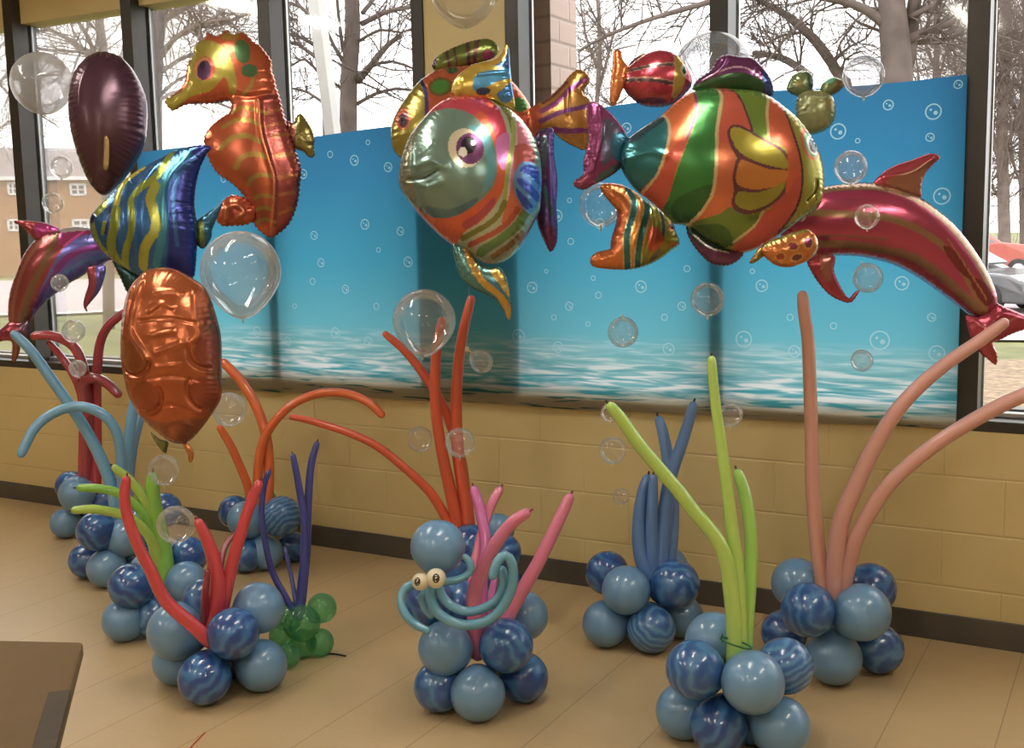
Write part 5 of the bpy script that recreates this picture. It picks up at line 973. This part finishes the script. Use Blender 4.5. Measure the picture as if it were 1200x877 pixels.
t = cluster('balloon_coral', 'tall lime green balloon stalks tied with green string, nearest cluster', 'balloon cluster', 3.27, 0.087,
        [(914, 852, 'f', 'l', 1.0), (843, 851, 'f', 'm', 0.98), (801, 834, 'f', 'l', 0.95), (815, 785, -0.2, 'm', 0.98), (882, 800, -0.9, 'l', 1.03), (920, 781, 0.5, 'm', 0.95), (837, 752, 1.2, 'l', 1.0), (880, 840, 'f', 'd', 0.95)],
        [([(860, 785), (861, 745), (857, 695), (850, 654), (835, 625), (812, 598), (796, 577), (773, 550), (749, 521), (730, 494), (716, 477)], 20, 14, 3.1, 0), ([(868, 785), (867, 735), (864, 670), (858, 620), (851, 565), (845, 520), (840, 485), (836, 450), (834, 422)], 18, 11, 3.15, 0), ([(872, 785), (875, 730), (880, 665), (879, 618), (873, 580), (865, 556)], 18, 14, 3.3, 1)], [m_lime, m_lime2], tip=m_dk)
m_string = plain('green_string', (0.01, 0.12, 0.03), 0.6, noise=0.1)
c0 = at(865, 757, 3.17); bt = np.array(t.location); rx_, ry_ = 0.043, 0.045
b = MB(); b.tube([c0 + RIGHT * rx_ * math.cos(a) + FWD * (ry_ * math.sin(a) + 0.03) + UP * (-0.012 * math.cos(a)) for a in np.linspace(0, 2 * math.pi, 30)], [0.0028] * 30, 8, cap=False); b.tube([c0 - RIGHT * .043 + UP * .012, c0 - RIGHT * .047 + UP * .02, c0 - RIGHT * .044 + UP * .03], [.0025] * 3, 6); b.build('string', m_string, t, origin=bt)
m_salm = latex('dusty_salmon_latex', (216, 152, 142), 0.42); m_salm2 = latex('tan_salmon_latex', (210, 146, 126), 0.4)
cluster('balloon_coral', 'tall salmon pink balloon stalks on blue balloons, rightmost by the wall', 'balloon cluster', 3.72, 0.09,
        [(977, 770, 'f', 'l', 1.03), (1030, 761, 'f', 'm', 0.92), (919, 742, 'f', 'm', 0.9), (934, 684, 0.8, 'l', 0.95), (947, 715, -0.5, 'm', 0.98), (1010, 718, -0.6, 'l', 1.03), (1020, 690, 0.9, 'd', 0.95), (975, 730, 'f', 'd', 0.9)],
        [([(969, 712), (961, 663), (956, 616), (952, 570), (951, 510), (949, 451), (947, 400), (943, 372), (940.5, 347)], 18, 14, 3.7, 1), ([(977, 715), (980, 650), (987, 607), (1005, 565), (1023, 527), (1047, 487), (1074, 456), (1108, 427), (1149, 399), (1176, 379)], 22, 14, 3.38, 0), ([(986, 712), (992, 672), (1003, 632), (1018, 603), (1037, 574), (1067, 544), (1108, 513), (1160, 482), (1200, 463), (1222, 454)], 18, 17, 3.3, 0)], [m_salm, m_salm2])

# ================================================================ OCTOPUS
m_teal = latex('teal_latex', (82, 154, 184), 0.24); m_eye = latex('cream_latex', (222, 210, 176), 0.35); m_pup = plain('black_ink', (0.03, 0.02, 0.015), 0.5, noise=0.1)
base = at(513, 690, 3.46); t = thing('balloon_octopus', 'light blue balloon octopus with two cream eyes clinging to the pink coral', 'balloon animal', tuple(base))
hc = at(513, 641, 3.47); o = link('head', round_mesh(0.084, 0.1), t, m_lb, tuple(hc - base)); o.scale = (1.0, 1.0, 0.98)
for (x, y, r, d) in ((493, 682, 10.5, 3.36), (511, 678, 11.8, 3.36)):
    c = at(x, y, d); R = r * d / FPX; e = link('eye', round_mesh(R, 0.0, 24, 16), t, m_eye, tuple(c - base))
    look = at(x - (5 if x < 500 else 1), y + 1, d) - CAM; look = -look / np.linalg.norm(look)
    if x < 500: look = look - RIGHT * 0.42; look /= np.linalg.norm(look)
    b = MB(); u1 = np.cross(look, UP); u1 /= np.linalg.norm(u1); u2 = np.cross(u1, look)
    for q, (s, hgt) in enumerate(((1.0, 1.01),)):
        V = []
        for k in range(20):
            a = 2 * math.pi * k / 20; dv = look + u1 * 0.38 * math.cos(a) + u2 * 0.52 * math.sin(a); V.append(dv / np.linalg.norm(dv) * R * 1.012)
        V.append(look * R * 1.03); b.add(V, [(k, (k + 1) % 20, 20) for k in range(20)])
    po = b.build('pupil', m_pup, e)
    gl = MB(); gl.tube([look * R * 1.03 + u1 * R * .05, look * R * 1.035 - u1 * R * .05 + u2 * R * .1], [R * .07] * 2, 8); gl.build('glint', m_eye, po)
for (pts, d0, d1, w) in [([(508, 690), (490, 684), (474, 691), (470, 707), (477, 723), (488, 733), (500, 739)], 3.44, 3.36, 11), ([(505, 688), (504, 700), (513, 718), (529, 729), (548, 733), (570, 728), (589, 712), (601, 685), (600, 661), (592, 651), (583, 659), (577, 675)], 3.42, 3.34, 12.5),
                         ([(515, 690), (518, 699), (530, 711), (548, 717), (567, 713), (583, 702), (591, 684), (589, 668)], 3.42, 3.40, 11.5), ([(520, 682), (530, 681), (541, 678), (551, 670), (551, 660), (545, 653)], 3.42, 3.42, 9.5), ([(504, 690), (494, 698), (497, 712), (505, 722)], 3.50, 3.52, 9)]:
    tube_px(pts, d0, d1, w, w * 0.92, 'tentacle', m_teal, t, base, tip=False)

# ================================================================ CLEAR BALLOONS
m_c1 = clear('clear_latex', 0.10, 0.42, (0.94, 0.94, 0.94), 0.08); m_c2 = clear('milky_latex', 0.34, 0.45, (0.84, 0.82, 0.82), 0.06, (0.62, 0.60, 0.60)); m_c3 = clear('thin_clear_latex', 0.05, 0.34, (0.97, 0.97, 0.97), 0.08)
m_knot = plain('rolled_latex_knot', (0.62, 0.55, 0.36), 0.5, noise=0.1)
def bubble(label, x, y, r, d, mat=None, neck=(0, -1), bottom=0.03, group='clear bubble balloons'):
    c = at(x, y, d); R = r * d / FPX
    t = thing('bubble_balloon', label, 'balloon', tuple(c), group)
    o = link('body', round_mesh(R, bottom, 40, 28), t, mat or m_c1); nd = RIGHT * neck[0] + UP * neck[1]; nd = nd / np.linalg.norm(nd)
    o.rotation_mode = 'QUATERNION'; o.rotation_quaternion = aim(nd)
    k = MB(); e = nd * R * (1 + bottom); q = min(R * 0.07, 0.005)
    k.tube([e - nd * q, e + nd * q * 0.7, e + nd * q * 1.3, e + nd * q * 1.9], [q * .8, q * .55, q * 1.0, q * .7], 10); k.build('knot', m_knot, t)
    return t
bubble('large pale see-through balloon between the seahorse and the orange turtle', 282, 318, 47, 4.05, clear('pale_latex', 0.16, 0.5, (0.93, 0.95, 0.96), 0.08), (0.05, -1), 0.2)
bubble('large see-through balloon in front of the orange red coral', 497, 376, 37, 4.05, clear('grey_clear_latex', 0.10, 0.4, (0.93, 0.93, 0.93), 0.08), (-0.05, -1), 0.16)
bubble('milky white balloon beside the dark purple oval balloon', 49, 97, 35, 5.2, m_c2, (0.1, -1), 0.06)
bubble('big clear balloon behind the top fin of the big striped fish', 835, 84, 46, 4.0, clear('smoky_latex', 0.2, 0.45, (0.80, 0.80, 0.82), 0.06, (0.5, 0.5, 0.5)), (0, -1), 0.06)
bubble('clear balloon cut off by the top edge in front of the column', 544, -12, 40, 4.4, m_c3, (0, -1), 0.12)
bubble('clear balloon between the small green turtle and the tree trunk', 1012, 89, 24, 3.6, clear('misty_latex', 0.2, 0.45, (0.82, 0.82, 0.84), 0.06, (0.55, 0.54, 0.55)), (0, -1), 0.04)
S = bubble
S('clear bubble just above the pink dolphin back', 997, 196, 19.5, 3.5, m_c1)
S('clear bubble in front of the pink dolphin side', 1016, 254, 14.5, 3.4, m_c3)
S('clear bubble below the pink dolphin belly beside its flipper tip', 1017, 326, 17.5, 3.55, m_c2 if False else m_c1, (-0.4, 1))
S('small clear bubble beside the tall straight salmon stalk', 1010, 423, 13, 3.8, m_c1, (-0.4, 1))
S('clear bubble above the tallest lime green stalk', 829, 351, 20, 3.6, m_c1)
S('clear bubble on the blue backdrop left of the tallest lime stalk', 730, 389.5, 18, 4.0, m_c1, (0, 1))
beaded = S('clear bubble with a beaded neck beside the tallest orange red stalk', 564, 424, 13.5, 4.1, clear('grey_bubble', 0.2, 0.4, (0.9, 0.9, 0.9), 0.07), (-0.75, 0.65), 0.2)
S('clear bubble touching the base of the orange red stalks', 539, 519, 17.5, 4.0, m_c1)
S('faint clear bubble against the wall left of the orange red stalks', 492, 515, 15, 4.3, m_c3)
S('clear bubble on the wall left of the slanting lime stalk', 718, 528, 16, 3.9, m_c3)
S('clear bubble around the tip of the slanting lime stalk', 715, 484, 11, 3.3, m_c3)
S('clear bubble touching the right side of the tallest lime stalk', 856, 486, 14.5, 3.5, m_c1, (0, -1), 0.03)
S('tiny clear bubble low on the wall left of the blue stalks', 728, 582, 9.5, 4.0, m_c3)
S('clear bubble between the green and red balloon coral', 206, 615, 22, 3.85, m_c1, (1, 0.4), 0.03)
S('clear bubble directly under the orange turtle', 192, 551, 18, 3.95, m_c1, (0, -1), 0.03)
S('clear bubble touching the lower right of the orange turtle', 269, 480, 20, 4.2, clear('dusty_bubble', 0.16, 0.35, (0.94, 0.94, 0.94), 0.07), (0, -1), 0.03)
S('clear bubble above the arching crimson balloon by the grass', 86, 388, 13.5, 5.3, clear('misty_bubble', 0.17, 0.4, (0.94, 0.94, 0.94), 0.07))
S('clear bubble in front of the maroon and purple dolphin', 70, 331.5, 10, 4.85, clear('misty_bubble_small', 0.22, 0.4, (0.93, 0.93, 0.93), 0.07))
S('clear bubble at the crossing of the crimson balloons', 91, 432, 10, 5.3, clear('misty_bubble_low', 0.22, 0.4, (0.93, 0.93, 0.93), 0.07))
S('faint clear bubble behind the tail of the big striped fish', 704, 240, 26, 4.0, m_c3)
S('faint clear bubble in front of the far brick building', 62, 238, 12, 5.4, m_c3)
S('faint clear bubble at the roof line of the far brick building', 72, 196, 13, 5.5, m_c3)

# small things on the floor
m_thread = plain('red_thread', (0.5, 0.06, 0.03), 0.6, noise=0.1); m_blk = plain('black_cord', (0.012, 0.012, 0.012), 0.5, noise=0.1)
pa = [on_z(x, y, 0.003) for x, y in ((221, 879), (229, 870), (240, 859))]; b = MB(); b.tube(spline([tuple(q) for q in pa], 0.01), [0.002] * len(spline([tuple(q) for q in pa], 0.01)), 6); o = b.build('red_thread', m_thread, origin=pa[1]); tag(o, 'short red thread lying on the floor near the lower edge', 'thread')
pa = [on_z(x, y, 0.0035) for x, y in ((383, 766), (394, 767), (405, 769))]; sp_ = spline([tuple(q) for q in pa], 0.01); b = MB(); b.tube(sp_, [0.003] * len(sp_), 6); o = b.build('black_cord_end', m_blk, origin=pa[1]); tag(o, 'short black cord end on the floor beside the green balloon cluster', 'cord')
# hanging line and beaded neck of the small bubble under the round eyed fish
m_line = plain('nylon_line', (0.45, 0.5, 0.5), 0.3, noise=0.05)
t = beaded; o0 = np.array(t.location); e0 = at(555, 415, 4.1); e1 = at(547.5, 410, 4.1)
b = MB(); b.tube([e0, (e0 + e1) / 2, e1], [0.004, 0.003, 0.004], 8); b.tube([e1 - UP * 0.004, e1 + UP * 0.004], [0.0075, 0.0075], 10); b.build('beaded_neck', m_knot, t, origin=o0)
b = MB(); b.tube([e1, at(550, 330, 4.0), at(551, 306, 3.9)], [0.0006] * 3, 5); b.build('nylon_line', m_line, t, origin=o0)
